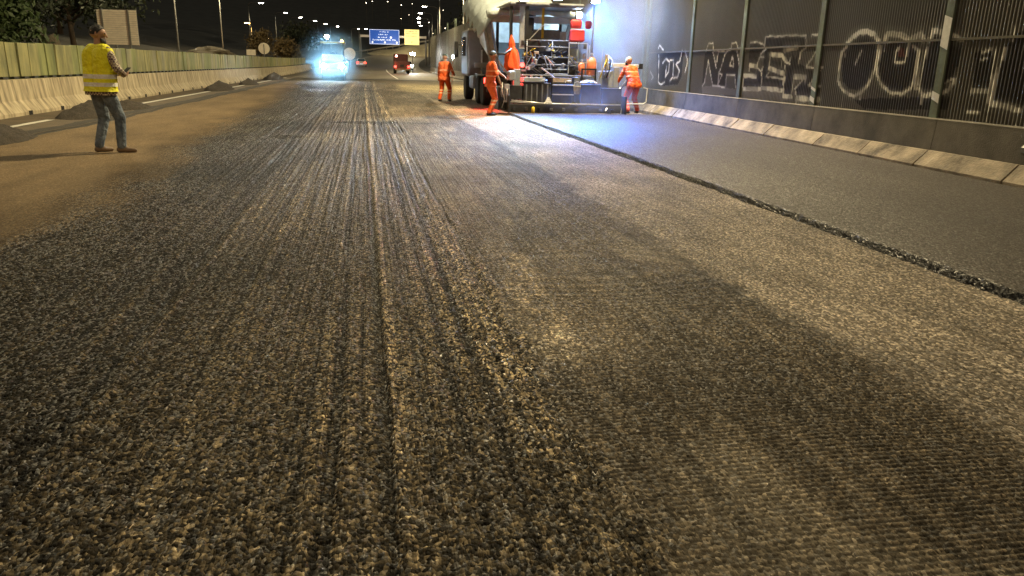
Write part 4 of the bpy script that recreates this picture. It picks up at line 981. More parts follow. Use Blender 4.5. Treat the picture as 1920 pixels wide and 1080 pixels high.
def small_sack():
    o = MB(); o.add([(-.1,-.05,0),(.12,-.06,0),(.1,.07,0),(-.1,.06,0),(-.03,-.02,.17),(.03,-.02,.18),(.03,.03,.18),(-.03,.02,.17)], [(0,3,2,1),(4,5,6,7),(0,1,5,4),(1,2,6,5),(2,3,7,6),(3,0,4,7)])
    q = o.build('rag', mat('pale_rag', (.6,.6,.55), .9, bump=.02, bscale=20)); q.location = (5.22, 22.87, .345); tag(q, 'small pale rag bundle on the screed step', 'rag')
small_sack()
def yellow_can():
    t = thing('spray_can', (4.76, 22.82, .064), 0, 'small yellow can standing on the fresh asphalt behind the screed', 'can')
    b = MB(); b.lathe([(.045,0),(.05,.01),(.05,.15),(.03,.18)], 14); b.build('tin', yb_m, t, True)
    b = MB(); b.lathe([(.022,.18),(.022,.205),(.01,.21)], 10); b.build('cap', bl_m, t)
yellow_can()
def jacket():
    n, k = 15, 28; V = []
    prof = [(2.32,.015),(2.24,.045),(2.12,.085),(2.02,.10),(1.95,.085),(1.88,.15),(1.78,.185),(1.65,.20),(1.55,.215),(1.45,.225),(1.38,.235),(1.33,.24),(1.30,.235),(1.29,.20),(1.30,.05)]
    for i, (z, r) in enumerate(prof):
        for j in range(k):
            a = 2*math.pi*j/k; f = 1+.16*math.sin(a*5+z*4)*min(1, (2.3-z)*1.6)+.08*math.sin(a*9+z*11); zz = z+.05*math.sin(a*3+1)*(z < 1.5)
            V.append((r*f*math.cos(a)+.04*(2.3-z), .75*r*f*math.sin(a), zz))
    F = [(i*k+j, i*k+(j+1) % k, (i+1)*k+(j+1) % k, (i+1)*k+j) for i in range(n-1) for j in range(k)]
    o = link('hanging_jacket', np_mesh('hanging_jacket', np.array(V), np.array(F), orange_m)); o.location = (4.27, 23.95, -.03)
    tag(o, 'orange hooded rain jacket hanging from a canopy post of the paver', 'jacket')
jacket()

# ---------------- tipper truck feeding the paver
def tipper():
    t = thing('tipper_truck', (5.3, 30, 0), 0, 'tipper truck with raised bed and white tarpaulin emptying into the paver', 'truck')
    def part(name, m, *boxes, bev=.02):
        b = MB()
        for q in boxes: b.box(*q, bev)
        return W(b, name, m, t)
    cab = part('cab', cab_m, (3.95,6.45,32.2,34.3,.95,2.78), bev=.1)
    b = MB(); b.box(3.97,6.43,32.15,32.24,2.72,2.80,.02); W(b, 'roof_edge_highlight', mat('cab_edge_lit', (.5,.46,.36), .5), cab)  # light along the cab's top edge painted as a pale strip
    b = MB(); b.box(3.93,3.948,32.75,34.0,1.75,2.5,.004); W(b, 'side_window', glass_m, cab)
    b = MB(); b.box(4.5,5.9,32.18,32.198,1.85,2.45,.004); W(b, 'rear_panel', mat('cab_inner', (.13,.11,.085), .6), cab)
    b = MB(); b.box(4.55,4.72,32.165,32.179,2.02,2.06); W(b, 'handle', bl_m, cab)
    b = MB(); b.box(3.62,3.78,34.0,34.12,1.7,2.35,.02); b.bar((3.78,34.05,2.2),(3.96,34.05,2.2),.03); W(b, 'mirror', bl_m, cab)
    part('chassis', bl_m, (4.65,4.85,26.8,34,.72,.95), (5.55,5.75,26.8,34,.72,.95)); part('bumper', bl_m, (3.98,6.42,26.85,27.0,.5,.68))
    part('fuel_tank', grey_m, (3.98,4.5,30.6,31.8,.5,1.0), bev=.08)
    for y in (28.2, 29.6, 33.3):
        for x in (4.15, 6.25): wheel(x, y, .5, .5, .34, t)
    part('mudguard', bl_m, (3.98,4.36,27.6,30.2,1.03,1.08))
    # exhaust / ladder pole
    b = MB(); b.tube([(4.28,30.4,.45),(4.28,30.4,1.95)], .03, 8); W(b, 'ladder_pole', chrome_m, t, True)
    part('side_board', bgrey_m, (3.98,4.75,30.2,30.3,1.30,1.48))
    # rear lamps
    for x in (4.02, 6.3):
        b = MB(); b.box(x-.16,x+.16,26.80,26.849,.80,.98,.02); h = W(b, 'tail_lamp', redlit_m, t); b = MB(); b.lathe([(.01,-.01),(.075,-.01),(.075,.01),(.01,.01)], 14, (x,26.785,.89), 'y'); W(b, 'lamp_core', redhot_m, h)
    l = lamp('tail_light', 'SPOT', (3.98,26.7,.90), 160, (1,.03,.02), None, .06, (R(80), .8)); aim(l, (3.98,26.7,.9), (3.3,24.0,0)); l.parent = t; l.matrix_parent_inverse = Matrix.Translation(-Vector(t.location))
    # raised bed: trough with splayed sides, tilted forward-up about its rear hinge
    ang = R(13); hy, hz = 26.9, 1.12
    def P(x, s, h): return (x, hy+s*math.cos(ang)-h*math.sin(ang), hz+s*math.sin(ang)+h*math.cos(ang))
    L = 5.0
    def slab(name, m, q, th=.05):
        a = [P(*p) for p in q]; e1 = Vector(a[1])-Vector(a[0]); e2 = Vector(a[3])-Vector(a[0]); nn = e1.cross(e2).normalized()*th
        v = a+[tuple(Vector(p)+nn) for p in a]; b = MB(); b.add(v, [(0,1,2,3),(7,6,5,4),(0,4,5,1),(1,5,6,2),(2,6,7,3),(3,7,4,0)]); return W(b, name, m, t)
    slab('bed_floor', steel_m, [(4.4,0,0),(6.4,0,0),(6.4,L,0),(4.4,L,0)])
    slab('bed_side', white_m, [(4.4,0,0),(4.4,L,0),(4.02,L,1.75),(4.02,0,1.75)]); slab('bed_side', white_m, [(6.4,0,0),(6.4,L,0),(6.82,L,1.75),(6.82,0,1.75)])
    slab('bed_front', white_m, [(4.4,L,0),(6.4,L,0),(6.82,L,1.75),(4.02,L,1.75)])
    for s in (0.02, .45, 1.6):
        b = MB(); b.bar(P(4.36,s,0), P(3.96,s,1.75), .12, .10); W(b, 'bed_rib', bgrey_m, t)
        b = MB(); b.bar(P(6.44,s,0), P(6.88,s,1.75), .12, .10); W(b, 'bed_rib', bgrey_m, t)
    b = MB(); b.bar(P(3.96,.02,1.80), P(6.88,.02,1.80), .16, .22); W(b, 'rear_header', white_m, t)
    b = MB(); b.bar(P(5.0,.1,0), (5.0,28.3,.95), .1); b.tube([(5.4,30.3,.9), P(5.4,3.6,0)], [.12,.07], 10); W(b, 'lift_ram', chrome_m, t)
    # tarpaulin rolled over the top, sagging folds
    nu, nv = 26, 22; V = []
    for i in range(nu):
        s = -.25+(L+.2)*i/(nu-1)
        for j in range(nv):
            q = j/(nv-1); x = 3.80+(7.0-3.80)*q; e = abs(q-.5)*2
            h = 2.12-.30*e**3+.05*math.sin(q*17+s*1.3)*(1-e*.3)+.05*math.sin(s*5+q*4)-.75*max(0, e-.84)/.16*(.8+.2*math.sin(s*6))
            V.append(P(x-(.16*max(0,e-.84)/.16 if q < .5 else -.12*max(0,e-.84)/.16), s, h))
    F = grid_faces(nu, nv); o = link('tarpaulin', np_mesh('tarpaulin', np.array(V), F, tarp_m)); o.parent = t; o.matrix_parent_inverse = Matrix.Translation(-Vector(t.location))
    m = o.modifiers.new('thick', 'SOLIDIFY'); m.thickness = .04
    b = MB()
    pts = [P(3.85+3.1*k/12, -.26+.03*math.sin(k*1.7), 1.98+.16*(1-((k-6)/6)**2)) for k in range(13)]; b.tube(pts, [.13+.03*math.sin(k*2.2) for k in range(13)], 10); W(b, 'tarpaulin_roll', tarp_m, t, True)
tipper()

# ---------------- oncoming tandem roller with its lamps on
roller_m = mat('roller_paint', (.30,.22,.05), .5, var=.2)
def roller():
    t = thing('road_roller', (-2.67, 63, 0), 0, 'oncoming road roller with glaring white headlights in a bluish glow', 'road roller')
    def part(name, m, *boxes, bev=.03):
        b = MB()
        for q in boxes: b.box(*q, bev)
        return b.build(name, m, t)
    for y in (.7, 3.6):
        b = MB(); b.lathe([(.05,-.85),(.66,-.85),(.68,-.83),(.68,.83),(.66,.85),(.05,.85)], 36, (0,y,.68), 'x'); b.build('drum', galv_m, t)
        part('drum_yoke', roller_m, (-1.02,-.88,y-.35,y+.35,.5,1.15), (.88,1.02,y-.35,y+.35,.5,1.15), (-1.02,1.02,y-.25,y+.25,1.38,1.5))
    part('hood', roller_m, (-.8,.8,-.1,1.4,1.5,1.95), bev=.12); part('front_panel', bl_m, (-.95,.95,-.12,-.02,.85,1.32))
    part('platform', bl_m, (-.85,.85,1.4,2.9,1.0,1.12)); part('engine_cover', roller_m, (-.8,.8,2.9,4.4,1.4,1.9), bev=.1); part('seat', bl_m, (-.3,.3,2.2,2.7,1.12,1.6), bev=.06); part('seat_back', bl_m, (-.3,.3,2.68,2.8,1.6,2.2), bev=.05)
    for x in (-.78, .78):
        for y in (1.35, 2.95):
            b = MB(); b.bar((x,y,1.1),(x,y,2.78), .07); b.build('canopy_post', bl_m, t)
    part('canopy', roller_m, (-.95,.95,1.1,3.2,2.78,2.9))
    b = MB(); b.tube([(.0,1.3,1.95),(.0,1.5,2.0)], .2, 16); b.build('steering_wheel', bl_m, t)
    for x in (-.66, .66):
        b = MB(); b.lathe([(.03,-.30),(.20,-.30),(.21,-.2),(.12,-.1)], 18, (x,.02,1.08), 'y'); h = b.build('headlight', bl_m, t); b = MB(); b.lathe([(.01,-.325),(.19,-.325),(.19,-.302),(.01,-.302)], 18, (x,.02,1.08), 'y'); b.build('lens', whitehot_m, h)
        l = lamp('headlight_beam', 'SPOT', (x,-.4,1.08), 200, (.45,.75,1), t, .08, (R(95), .8)); aim(l, (0,0,0), (-.05,-1,-.05))
    b = MB(); b.tube([(-.4,1.2,2.9),(-.4,1.2,3.16)], .03, 6); b.build('lamp_bracket', bl_m, t)
    b = MB(); b.lathe([(.02,-.12),(.15,-.12),(.17,0),(.08,.1)], 16, (-.4,1.1,3.26), 'y'); h = b.build('work_lamp', bl_m, t); b = MB(); b.lathe([(.01,-.145),(.145,-.145),(.145,-.122),(.01,-.122)], 16, (-.4,1.1,3.26), 'y'); b.build('lens', whitehot_m, h)
    l = lamp('work_light', 'SPOT', (-.4,.85,3.26), 110, (.45,.75,1), t, .08, (R(120), .6)); aim(l, (0,0,0), (-.1,-1,-.35))
    b = MB(); b.lathe([(.09,2.9),(.09,3.0),(.06,3.06),(.02,3.08)], 14, (.72,1.4,0)); b.build('beacon', amb_m, t, True)
    lamp('beacon_light', 'POINT', (.72,1.4,3.3), 25, (1,.4,.05), t, .05)
roller()

# ---------------- vehicles far down the road
def car(x, y, label, col, rear=True, van=False, s=1.0):
    t = thing('car', (x+0, y, rise(y)), 0, label, 'car', 'cars far down the road'); h = 1.9 if van else 1.45
    cm = mat('car_paint_'+label[:8].replace(' ', '_'), col, .35, var=.08, coat=.5)
    b = MB(); b.prism([(-.9,.25),(-.9,.75),(-.84,.9),(.84,.9),(.9,.75),(.9,.25)], 0, 4.2); b.build('body', cm, t)
    b = MB(); b.add([(-.8,.15,.9),(.8,.15,.9),(.8,3.4,.9),(-.8,3.4,.9),(-.64,.6,h),(.64,.6,h),(.62,2.6,h),(-.62,2.6,h)], [(0,3,2,1),(4,5,6,7),(0,1,5,4),(1,2,6,5),(2,3,7,6),(3,0,4,7)]); c = b.build('cabin', cm, t)
    b = MB(); b.add([(-.68,.2,.97),(.68,.2,.97),(.58,.53,h-.08),(-.58,.53,h-.08)], [(0,1,2,3)]); b.build('window', glass_m, c)
    for wx in (-.82, .82):
        for wy in (.8, 3.3):
            b = MB(); b.lathe([(.05,-.1),(.3,-.1),(.32,0),(.3,.1),(.05,.1)], 16, (wx,wy,.31), 'x'); b.build('wheel', rub_m, t)
    for wx in (-.68, .68):
        b = MB(); b.box(wx-.17, wx+.17, -.03, .02, .60, .78, .01); b.build('tail_lamp' if rear else 'headlight', redlit_m if rear else whitehot_m, t)
    b = MB(); b.box(-.26,.26,-.02,.0,.42,.54); b.build('number_plate', swhite_m, t)
    return t
car(6.2, 128, 'white car with lit lamps on the far lane under the yellow board', (.6,.6,.62), False)
car(-1.2, 150, 'pale car parked far off under the blue board', (.55,.52,.42), True)
def red_truck():
    t = thing('red_truck', (4.3, 104, rise(104)), 0, 'red works truck with glowing tail lights under the blue board', 'truck')
    rp = mat('truck_red', (.11,.03,.025), .5, var=.2)
    b = MB(); b.box(-1.0,1.0,0,3.2,.55,1.5,.05); b.build('body', rp, t); b = MB(); b.box(-.95,.95,3.3,5,.6,2.5,.15); b.build('cab', rp, t)
    b = MB(); b.box(-.25,.25,-.06,.04,.85,1.15,.02); b.build('number_plate', bl_m, t); b = MB(); b.box(-.9,.9,-.08,.05,.45,.62,.03); b.build('bumper', tan_m, t)
    for x in (-.85,.85):
        b = MB(); b.box(x-.14,x+.14,-.08,-.005,.75,1.0,.02); b.build('tail_lamp', redlit_m, t)
        for y in (.7, 4.0):
            b = MB(); b.lathe([(.05,-.13),(.36,-.13),(.38,0),(.36,.13),(.05,.13)], 16, (x*.98,y,.38), 'x'); b.build('wheel', rub_m, t)
    b = MB(); b.tube([(-.7,.1,1.5),(-.7,.1,2.1)], .03, 6); b.build('beacon_post', bl_m, t); b = MB(); b.lathe([(.1,2.1),(.1,2.24),(.03,2.3)], 12, (-.7,.1,0)); b.build('beacon', redhot_m, t)
    lamp('red_light', 'POINT', (-.9,-.5,1.2), 6, (1,.15,.08), t, .1)
    t = thing('flood_light', (6.1, 112, rise(112)), 0, 'bright white flood light on a stand beyond the red truck', 'flood light')
    b = MB(); b.tube([(0,0,0),(0,0,2.3)], .04, 8); b.build('stand', bl_m, t); b = MB(); b.box(-.35,.35,-.1,.1,2.3,2.7,.04); h = b.build('lamp_head', bl_m, t); b = MB(); b.box(-.3,.3,-.12,-.105,2.34,2.66); b.build('lens', whitehot_m, h)
    l = lamp('flood_beam', 'SPOT', (0,-.2,2.5), 900, (1,.95,.8), t, .15, (R(120), .6)); aim(l, (0,0,0), (0,-1,-.3))
red_truck()

# ================================================================== PEOPLE
def capsule(b, p0, p1, r0, r1, n=12):
    p0 = Vector(p0); p1 = Vector(p1); d = p1-p0; t = d.normalized() if d.length > 1e-5 else Vector((0,0,1))
    pts = []; rs = []
    for k in range(5): a = math.pi/2*(k+.15)/5; pts.append(p0-t*r0*math.cos(a)); rs.append(r0*math.sin(a))
    for k in range(1, 3): pts.append(p0.lerp(p1, k/3)); rs.append(r0+(r1-r0)*k/3)
    for k in range(5): a = math.pi/2*(4.85-k)/5; pts.append(p1+t*r1*math.cos(a)); rs.append(r1*math.sin(a))
    b.tube(pts, rs, n)
def blend_body(name, prims, mats, voxel, parent, smooth=5, cut=None):
    """one continuous skin over a set of tapered limbs; every face takes the cloth of the limb it lies on"""
    b = MB()
    for p in prims: capsule(b, *p[:4])
    me = bpy.data.meshes.new(name); me.from_pydata(b.v, [], b.f); o = bpy.data.objects.new(name, me); COL.objects.link(o)
    m = o.modifiers.new('r', 'REMESH'); m.mode = 'VOXEL'; m.voxel_size = voxel
    m = o.modifiers.new('s', 'SMOOTH'); m.iterations = smooth; m.factor = .5
    dg = bpy.context.evaluated_depsgraph_get(); me2 = bpy.data.meshes.new_from_object(o.evaluated_get(dg)); me2.name = name
    o.modifiers.clear(); o.data = me2; bpy.data.meshes.remove(me)
    n = len(me2.polygons); C = np.empty(n*3, np.float32); me2.polygons.foreach_get('center', C); C = C.reshape(-1, 3)
    best = np.full(n, 1e9); idx = np.zeros(n, int); keys = []
    for p in prims:
        if p[4] not in keys: keys.append(p[4])
        a = np.array(p[0]); v = np.array(p[1])-a; q = C-a; t = np.clip(q@v/max(v@v, 1e-9), 0, 1)
        d = np.linalg.norm(q-t[:, None]*v, axis=1)-(p[2]+(p[3]-p[2])*t)
        s = d < best; best[s] = d[s]; idx[s] = keys.index(p[4])
    me2.materials.clear()
    for k in keys: me2.materials.append(mats[k])
    me2.polygons.foreach_set('material_index', idx); me2.polygons.foreach_set('use_smooth', [True]*n)
    if cut is not None:
        bm = bmesh.new(); bm.from_mesh(me2); bmesh.ops.bisect_plane(bm, geom=bm.verts[:]+bm.edges[:]+bm.faces[:], plane_co=(0,0,cut), plane_no=(0,0,-1), clear_outer=True); bm.to_mesh(me2); bm.free()
    me2.update(); o.parent = parent; return o
def bend(a, c, l1, l2, hint):
    a = Vector(a); c = Vector(c); d = c-a; L = min(d.length, (l1+l2)*.995); t = d.normalized()
    x = (l1*l1-l2*l2+L*L)/(2*L); h = math.sqrt(max(l1*l1-x*x, 1e-6)); hv = Vector(hint); hv = (hv-t*hv.dot(t)).normalized()
    return a+t*x+hv*h, a+t*L
def hand(pr, wrist, d, palm, skin, s=1., curl=.9):
    d = Vector(d).normalized(); n = Vector(palm); n = (n-d*n.dot(d)).normalized(); sd = d.cross(n)
    w_ = Vector(wrist); k = w_+d*.085*s
    for o in (-.028, 0, .028): pr.append((w_+sd*o*.5*s, k+sd*o*s, .017*s, .015*s, skin))
    for o, L in ((-.034,.062),(-.012,.074),(.011,.070),(.033,.055)):
        a = k+sd*o*s; m = a+(d*math.cos(curl*.5)+n*math.sin(curl*.5))*L*.55*s; e = m+(d*math.cos(curl*1.5)+n*math.sin(curl*1.5))*L*.55*s
        pr.append((a, m, .0095*s, .009*s, skin)); pr.append((m, e, .009*s, .0078*s, skin))
    a = w_+d*.03*s+sd*-.03*s; m = a+(d*.5-sd*.6+n*.5).normalized()*.045*s; e = m+(d*.8+n*.6).normalized()*.03*s
    pr.append((a, m, .012*s, .010*s, skin)); pr.append((m, e, .010*s, .008*s, skin))
def human(name, loc, rz, label, feet, hip, tilt, hands, look, up_tilt=0., loose=1., sleeves='upper', arm='shirt', voxel=.0085, palms=None, roll=0.):
    """local frame: faces +y. feet/hands are targets, tilt = forward lean of the trunk"""
    t = thing(name, loc, rz, label, 'person'); pr = []; g = loose
    f = Vector((0, math.sin(tilt), math.cos(tilt))); f = Matrix.Rotation(roll, 3, 'Y') @ f; fw = Vector((0, math.cos(tilt), -math.sin(tilt)))
    H = Vector((0, 0, hip)); S = H+f*.50; N = H+f*.585
    # trunk
    for x in (-.07, .07): pr.append((H+Vector((x,-.01,-.02)), H+Vector((x,-.005,0))+f*.14, .115*g, .11*g, 'trousers'))
    for x in (-.075, .075): pr.append((H+f*.16+Vector((x,0,0)), H+f*.42+Vector((x*1.15,0,0)), .108*g, .118*g, 'shirt'))
    pr.append((S+Vector((-.135,0,-.01)), S+Vector((.135,0,-.01)), .075*g, .075*g, 'shirt'))
    pr.append((N-f*.04, N+f*.07+fw*.01, .058, .055, 'skin'))
    # legs
    for sgn, (fx, fy, fz, ta) in zip((-1, 1), feet):
        hp = H+Vector((sgn*.095, 0, -.05)); ank = Vector((fx, fy, fz+.085)); kn, ank = bend(hp, ank, .43, .42, (sgn*.15, 1, 0))
        pr.append((hp, kn, .098*g, .07*g, 'trousers')); pr.append((kn, ank+Vector((0,-.01,.03)), .069*g, .056*g, 'trousers'))
        td = Vector((math.sin(ta), math.cos(ta), 0)); a0 = Vector((ank.x, ank.y, fz))
        pr.append((a0-td*.045+Vector((0,0,.045)), a0+td*.05+Vector((0,0,.052)), .043, .044, 'boot')); pr.append((a0+td*.05+Vector((0,0,.042)), a0+td*.165+Vector((0,0,.034)), .043, .032, 'boot'))
        pr.append((a0+Vector((0,0,.05)), a0+Vector((0,0,.12)), .045, .047, 'boot'))
    # arms
    for sgn, hd, pm in zip((-1, 1), hands, palms or ((0,0,1),(0,0,1))):
        sh = S+Vector((sgn*.185, 0, -.005)); tgt = Vector(hd[:3]); el, wr = bend(sh, tgt, .29, .26, hd[3] if len(hd) > 3 else (sgn*.6, -1, -.6))
        pr.append((sh, el, .058*g, .05*g, 'shirt'))
        lo = 'shirt' if arm == 'shirt' else 'skin'
        pr.append((el, wr, (.047*g if arm == 'shirt' else .042), (.038*g if arm == 'shirt' else .029), lo))
        hand(pr, wr, wr-el+Vector((0,0,.0)), pm, 'skin')
    # head
    lv = Vector(look).normalized(); hu = (f+Vector((0,0,.6))).normalized(); hu = (hu-lv*hu.dot(lv)).normalized(); hs = lv.cross(hu)
    c = N+f*.06+Vector((0,0,.085))+lv*.015
    pr.append((c-lv*.03+hu*.02, c+lv*.022+hu*.022, .088, .084, 'skin')); pr.append((c+lv*.035-hu*.055, c+lv*.05-hu*.075, .058, .05, 'skin'))
    pr.append((c+lv*.102+hu*.012, c+lv*.122-hu*.02, .011, .014, 'skin')); pr.append((c+lv*.094-hu*.055-hs*.02, c+lv*.094-hu*.055+hs*.02, .013, .013, 'lip'))
    for sgn in (-1, 1): pr.append((c+hs*sgn*.088-lv*.012+hu*.02, c+hs*sgn*.092-lv*.012-hu*.02, .017, .013, 'skin')); pr.append((c+lv*.094+hs*sgn*.033+hu*.024, c+lv*.095+hs*sgn*.036+hu*.024, .012, .012, 'eye'))
    return t, pr, dict(H=H, S=S, N=N, f=f, c=c, lv=lv, hu=hu, hs=hs)
skin_m = mat('skin', (.42,.24,.16), .55, var=.12, vscale=12); skin2_m = mat('skin_tanned', (.30,.165,.10), .55, var=.12, vscale=12)
lip_m = mat('lip', (.30,.12,.10), .5); eye_m = mat('eye', (.03,.02,.02), .3)
boot_m = mat('boot_dark', (.03,.024,.02), .7, var=.3); shoe_m = mat('shoe_brown', (.20,.14,.09), .7, var=.3); hair_m = mat('hair_black', (.012,.010,.009), .6, var=.4, vscale=40, bump=.01, bscale=60)
jean_m = mat('denim', (.20,.25,.31), .8, col2=(.06,.08,.11), vscale=6, bump=.05, bscale=11)
def banded(name, base, band, zs, rough=.7, var=.18, plaid=None):
    m = bpy.data.materials.new(name); m.use_nodes = True; n = m.node_tree.nodes; l = m.node_tree.links; b = n['Principled BSDF']; b.inputs['Roughness'].default_value = rough
    tc = n.new('ShaderNodeTexCoord'); sp = n.new('ShaderNodeSeparateXYZ'); l.new(tc.outputs['Object'], sp.inputs[0])
    nz = n.new('ShaderNodeTexNoise'); nz.inputs['Scale'].default_value = 9; nz.inputs['Detail'].default_value = 5; l.new(tc.outputs['Object'], nz.inputs['Vector'])
    mx = n.new('ShaderNodeMix'); mx.data_type = 'RGBA'; mx.inputs['A'].default_value = (*[c*(1-var) for c in base], 1); mx.inputs['B'].default_value = (*[min(1, c*(1+var)) for c in base], 1); l.new(nz.outputs[0], mx.inputs['Factor'])
    last = mx.outputs['Result']
    if plaid:
        ck = n.new('ShaderNodeTexChecker'); ck.inputs['Scale'].default_value = 34; ck.inputs['Color1'].default_value = (*plaid[0], 1); ck.inputs['Color2'].default_value = (*plaid[1], 1)
        l.new(tc.outputs['Object'], ck.inputs['Vector']); last = ck.outputs[0]
    for z0, z1 in zs:
        a = n.new('ShaderNodeMath'); a.operation = 'COMPARE'; a.inputs[1].default_value = (z0+z1)/2; a.inputs[2].default_value = (z1-z0)/2; l.new(sp.outputs['Z'], a.inputs[0])
        k = n.new('ShaderNodeMix'); k.data_type = 'RGBA'; k.inputs['B'].default_value = (*band, 1); l.new(a.outputs[0], k.inputs['Factor']); l.new(last, k.inputs['A']); last = k.outputs['Result']
    l.new(last, b.inputs['Base Color'])
    n2 = n.new('ShaderNodeTexNoise'); n2.inputs['Scale'].default_value = 12; n2.inputs['Detail'].default_value = 3; l.new(tc.outputs['Object'], n2.inputs['Vector'])
    bp = n.new('ShaderNodeBump'); bp.inputs['Distance'].default_value = .055; bp.inputs['Strength'].default_value = 1.0; l.new(n2.outputs[0], bp.inputs['Height']); l.new(bp.outputs[0], b.inputs['Normal'])
    return m
vest_m = banded('vest_yellow', (.95,.88,.02), (.85,.86,.84), ((1.065,1.125),(.955,1.01)))
plaid_m = banded('plaid_shirt', (.3,.2,.15), (.5,.5,.5), (), plaid=((.50,.43,.30),(.10,.05,.06)))
HV = (.88,.105,.012)
hv_m = banded('hi_vis_orange', HV, (.92,.38,.2), ((1.08,1.115),(1.22,1.255)), var=.38); hvt_m = banded('hi_vis_trousers', HV, (.85,.50,.30), ((.30,.345),(.40,.445)), var=.38)
hv2_m = banded('hi_vis_orange_pale', (.85,.17,.05), (.82,.34,.2), ((1.0,1.05),(1.15,1.2)), var=.2)
def headgear(t, K, kind, m):
    b = MB(); c, lv, hu, hs = K['c'], K['lv'], K['hu'], K['hs']; n, k = 9, 20; V = []
    lo = {'hair': -.35, 'cap': .12}[kind]
    for i in range(n):
        ph = math.pi/2-(math.pi/2-lo)*i/(n-1)
        for j in range(k):
            a = 2*math.pi*j/k; fr = math.cos(a); p = max(ph, (.62*min(1, (fr-.2)*2) if kind == 'hair' else .12)) if fr > .2 else ph
            rr = (.104 if kind == 'hair' else .110)+.004*math.sin(a*5+i)*(kind == 'hair')
            V.append(c+hu*.022-lv*.008+(lv*math.cos(a)*1.05+hs*math.sin(a)*.94)*rr*math.cos(p)+hu*rr*1.04*math.sin(p))
    b.add(V, [(i*k+j, i*k+(j+1) % k, (i+1)*k+(j+1) % k, (i+1)*k+j) for i in range(n-1) for j in range(k)])
    if kind == 'cap':
        q = c+lv*.09+hu*.035; b.add([q-hs*.075, q+hs*.075, q+hs*.055+lv*.075-hu*.012, q-hs*.055+lv*.075-hu*.012, q-hs*.075+hu*.008, q+hs*.075+hu*.008, q+hs*.055+lv*.075-hu*.004, q-hs*.055+lv*.075-hu*.004], [(0,1,2,3),(7,6,5,4),(0,4,5,1),(1,5,6,2),(2,6,7,3),(3,7,4,0)])
    b.build('cap' if kind == 'cap' else 'hair', m, t, True)

# man in the yellow vest, back turned, looking to the side, phone in his hands
def vest_man():
    t, pr, K = human('person', (-3.85, 12.5, .012), R(-34), 'person in yellow vest, plaid shirt and jeans standing with back turned', ((-.11,-.05,0,.2),(.20,.08,0,.85)), .955, R(3),
        ((.08,.27,1.14,(-1,-.4,-.5)),(.21,.23,1.13,(1,-.7,-.6))), (.75,.62,-.16), loose=1.16, voxel=.0075, palms=((.6,0,.7),(-.6,0,.7)))
    blend_body('body', pr, dict(trousers=jean_m, shirt=plaid_m, skin=skin_m, boot=shoe_m, lip=lip_m, eye=eye_m), .0075, t, 4)
    H, S, f = K['H'], K['S'], K['f']; v = []
    for x in (-.10, .10): v.append((H+Vector((x,-.005,-.06)), H+f*.42+Vector((x*1.05,-.005,0)), .166, .154, 'vest'))
    v.append((H+Vector((-.1,-.01,-.12)), H+Vector((.1,-.01,-.12)), .182, .182, 'vest')); v.append((S+Vector((-.12,0,0)), S+Vector((.12,0,0)), .10, .10, 'vest'))
    for x in (-.17, .17): v.append((S+Vector((x*.8,0,-.02)), S+Vector((x,0,-.03)), .10, .094, 'vest'))
    blend_body('vest', v, dict(vest=vest_m), .011, t, 6, cut=.885)
    s = [(p[0], p[1], p[2]+.012, p[3]+.012, 'shirt') for p in pr if p[4] == 'trousers'][:2]
    blend_body('shirt_hem', [((-.09,-.005,.86),(.09,-.005,.86),.155,.155,'shirt'),((-.1,-.01,.84),(.1,-.01,.84),.155,.155,'shirt')], dict(shirt=plaid_m), .011, t, 5, cut=.835)
    headgear(t, K, 'hair', hair_m)
    b = MB(); c, lv, hu, hs = K['c'], K['lv'], K['hu'], K['hs']
    for k in range(9): a = -1.3+2.6*k/8; b.tube([c+lv*.085*math.cos(a*.6)+hs*.07*math.sin(a)-hu*.05, c+lv*.105*math.cos(a*.6)+hs*.066*math.sin(a)-hu*.13], [.02,.014], 6)
    b.build('beard', hair_m, t, True)
    p = thing('phone', (0,0,0), 0, 'small phone held in both hands by the man in the yellow vest', 'phone'); p.location = (-3.85+.15*math.cos(R(34))+.33*math.sin(R(34)), 12.5-.15*math.sin(R(34))+.33*math.cos(R(34)), 1.19); p.rotation_euler = (R(35), 0, R(-34))
    b = MB(); b.box(-.04,.04,-.08,.08,-.005,.005,.004); b.build('case', bl_m, p)
vest_man()

def worker(loc, rz, label, feet, hip, tilt, hands, look, jacket, arm, kind, hm, voxel=.009, loose=1.22, palms=None, sk=None, trous=None):
    t, pr, K = human('person', loc, rz, label, feet, hip, tilt, hands, look, loose=loose, arm=arm, palms=palms)
    blend_body('body', pr, dict(trousers=trous or hvt_m, shirt=jacket, skin=sk or skin_m, boot=boot_m, lip=lip_m, eye=eye_m), voxel, t, 4)
    H, f = K['H'], K['f']
    fl = [((-.085,0,0),(.085,0,0))]
    blend_body('jacket_skirt', [(H+Vector((-.09,0,-.07)), H+Vector((.09,0,-.07)), .148*loose/1.1, .148*loose/1.1, 'j'), (H+f*.2+Vector((-.07,0,0)), H+f*.2+Vector((.07,0,0)), .13*loose/1.05, .13*loose/1.05, 'j')], dict(j=jacket), .012, t, 5, cut=hip-.13)
    headgear(t, K, kind, hm); return t, K
cap_m = mat('cap_dark_green', (.03,.055,.045), .8); capb_m = mat('cap_black', (.015,.014,.014), .7); capw_m = mat('cap_white', (.60,.62,.60), .7)
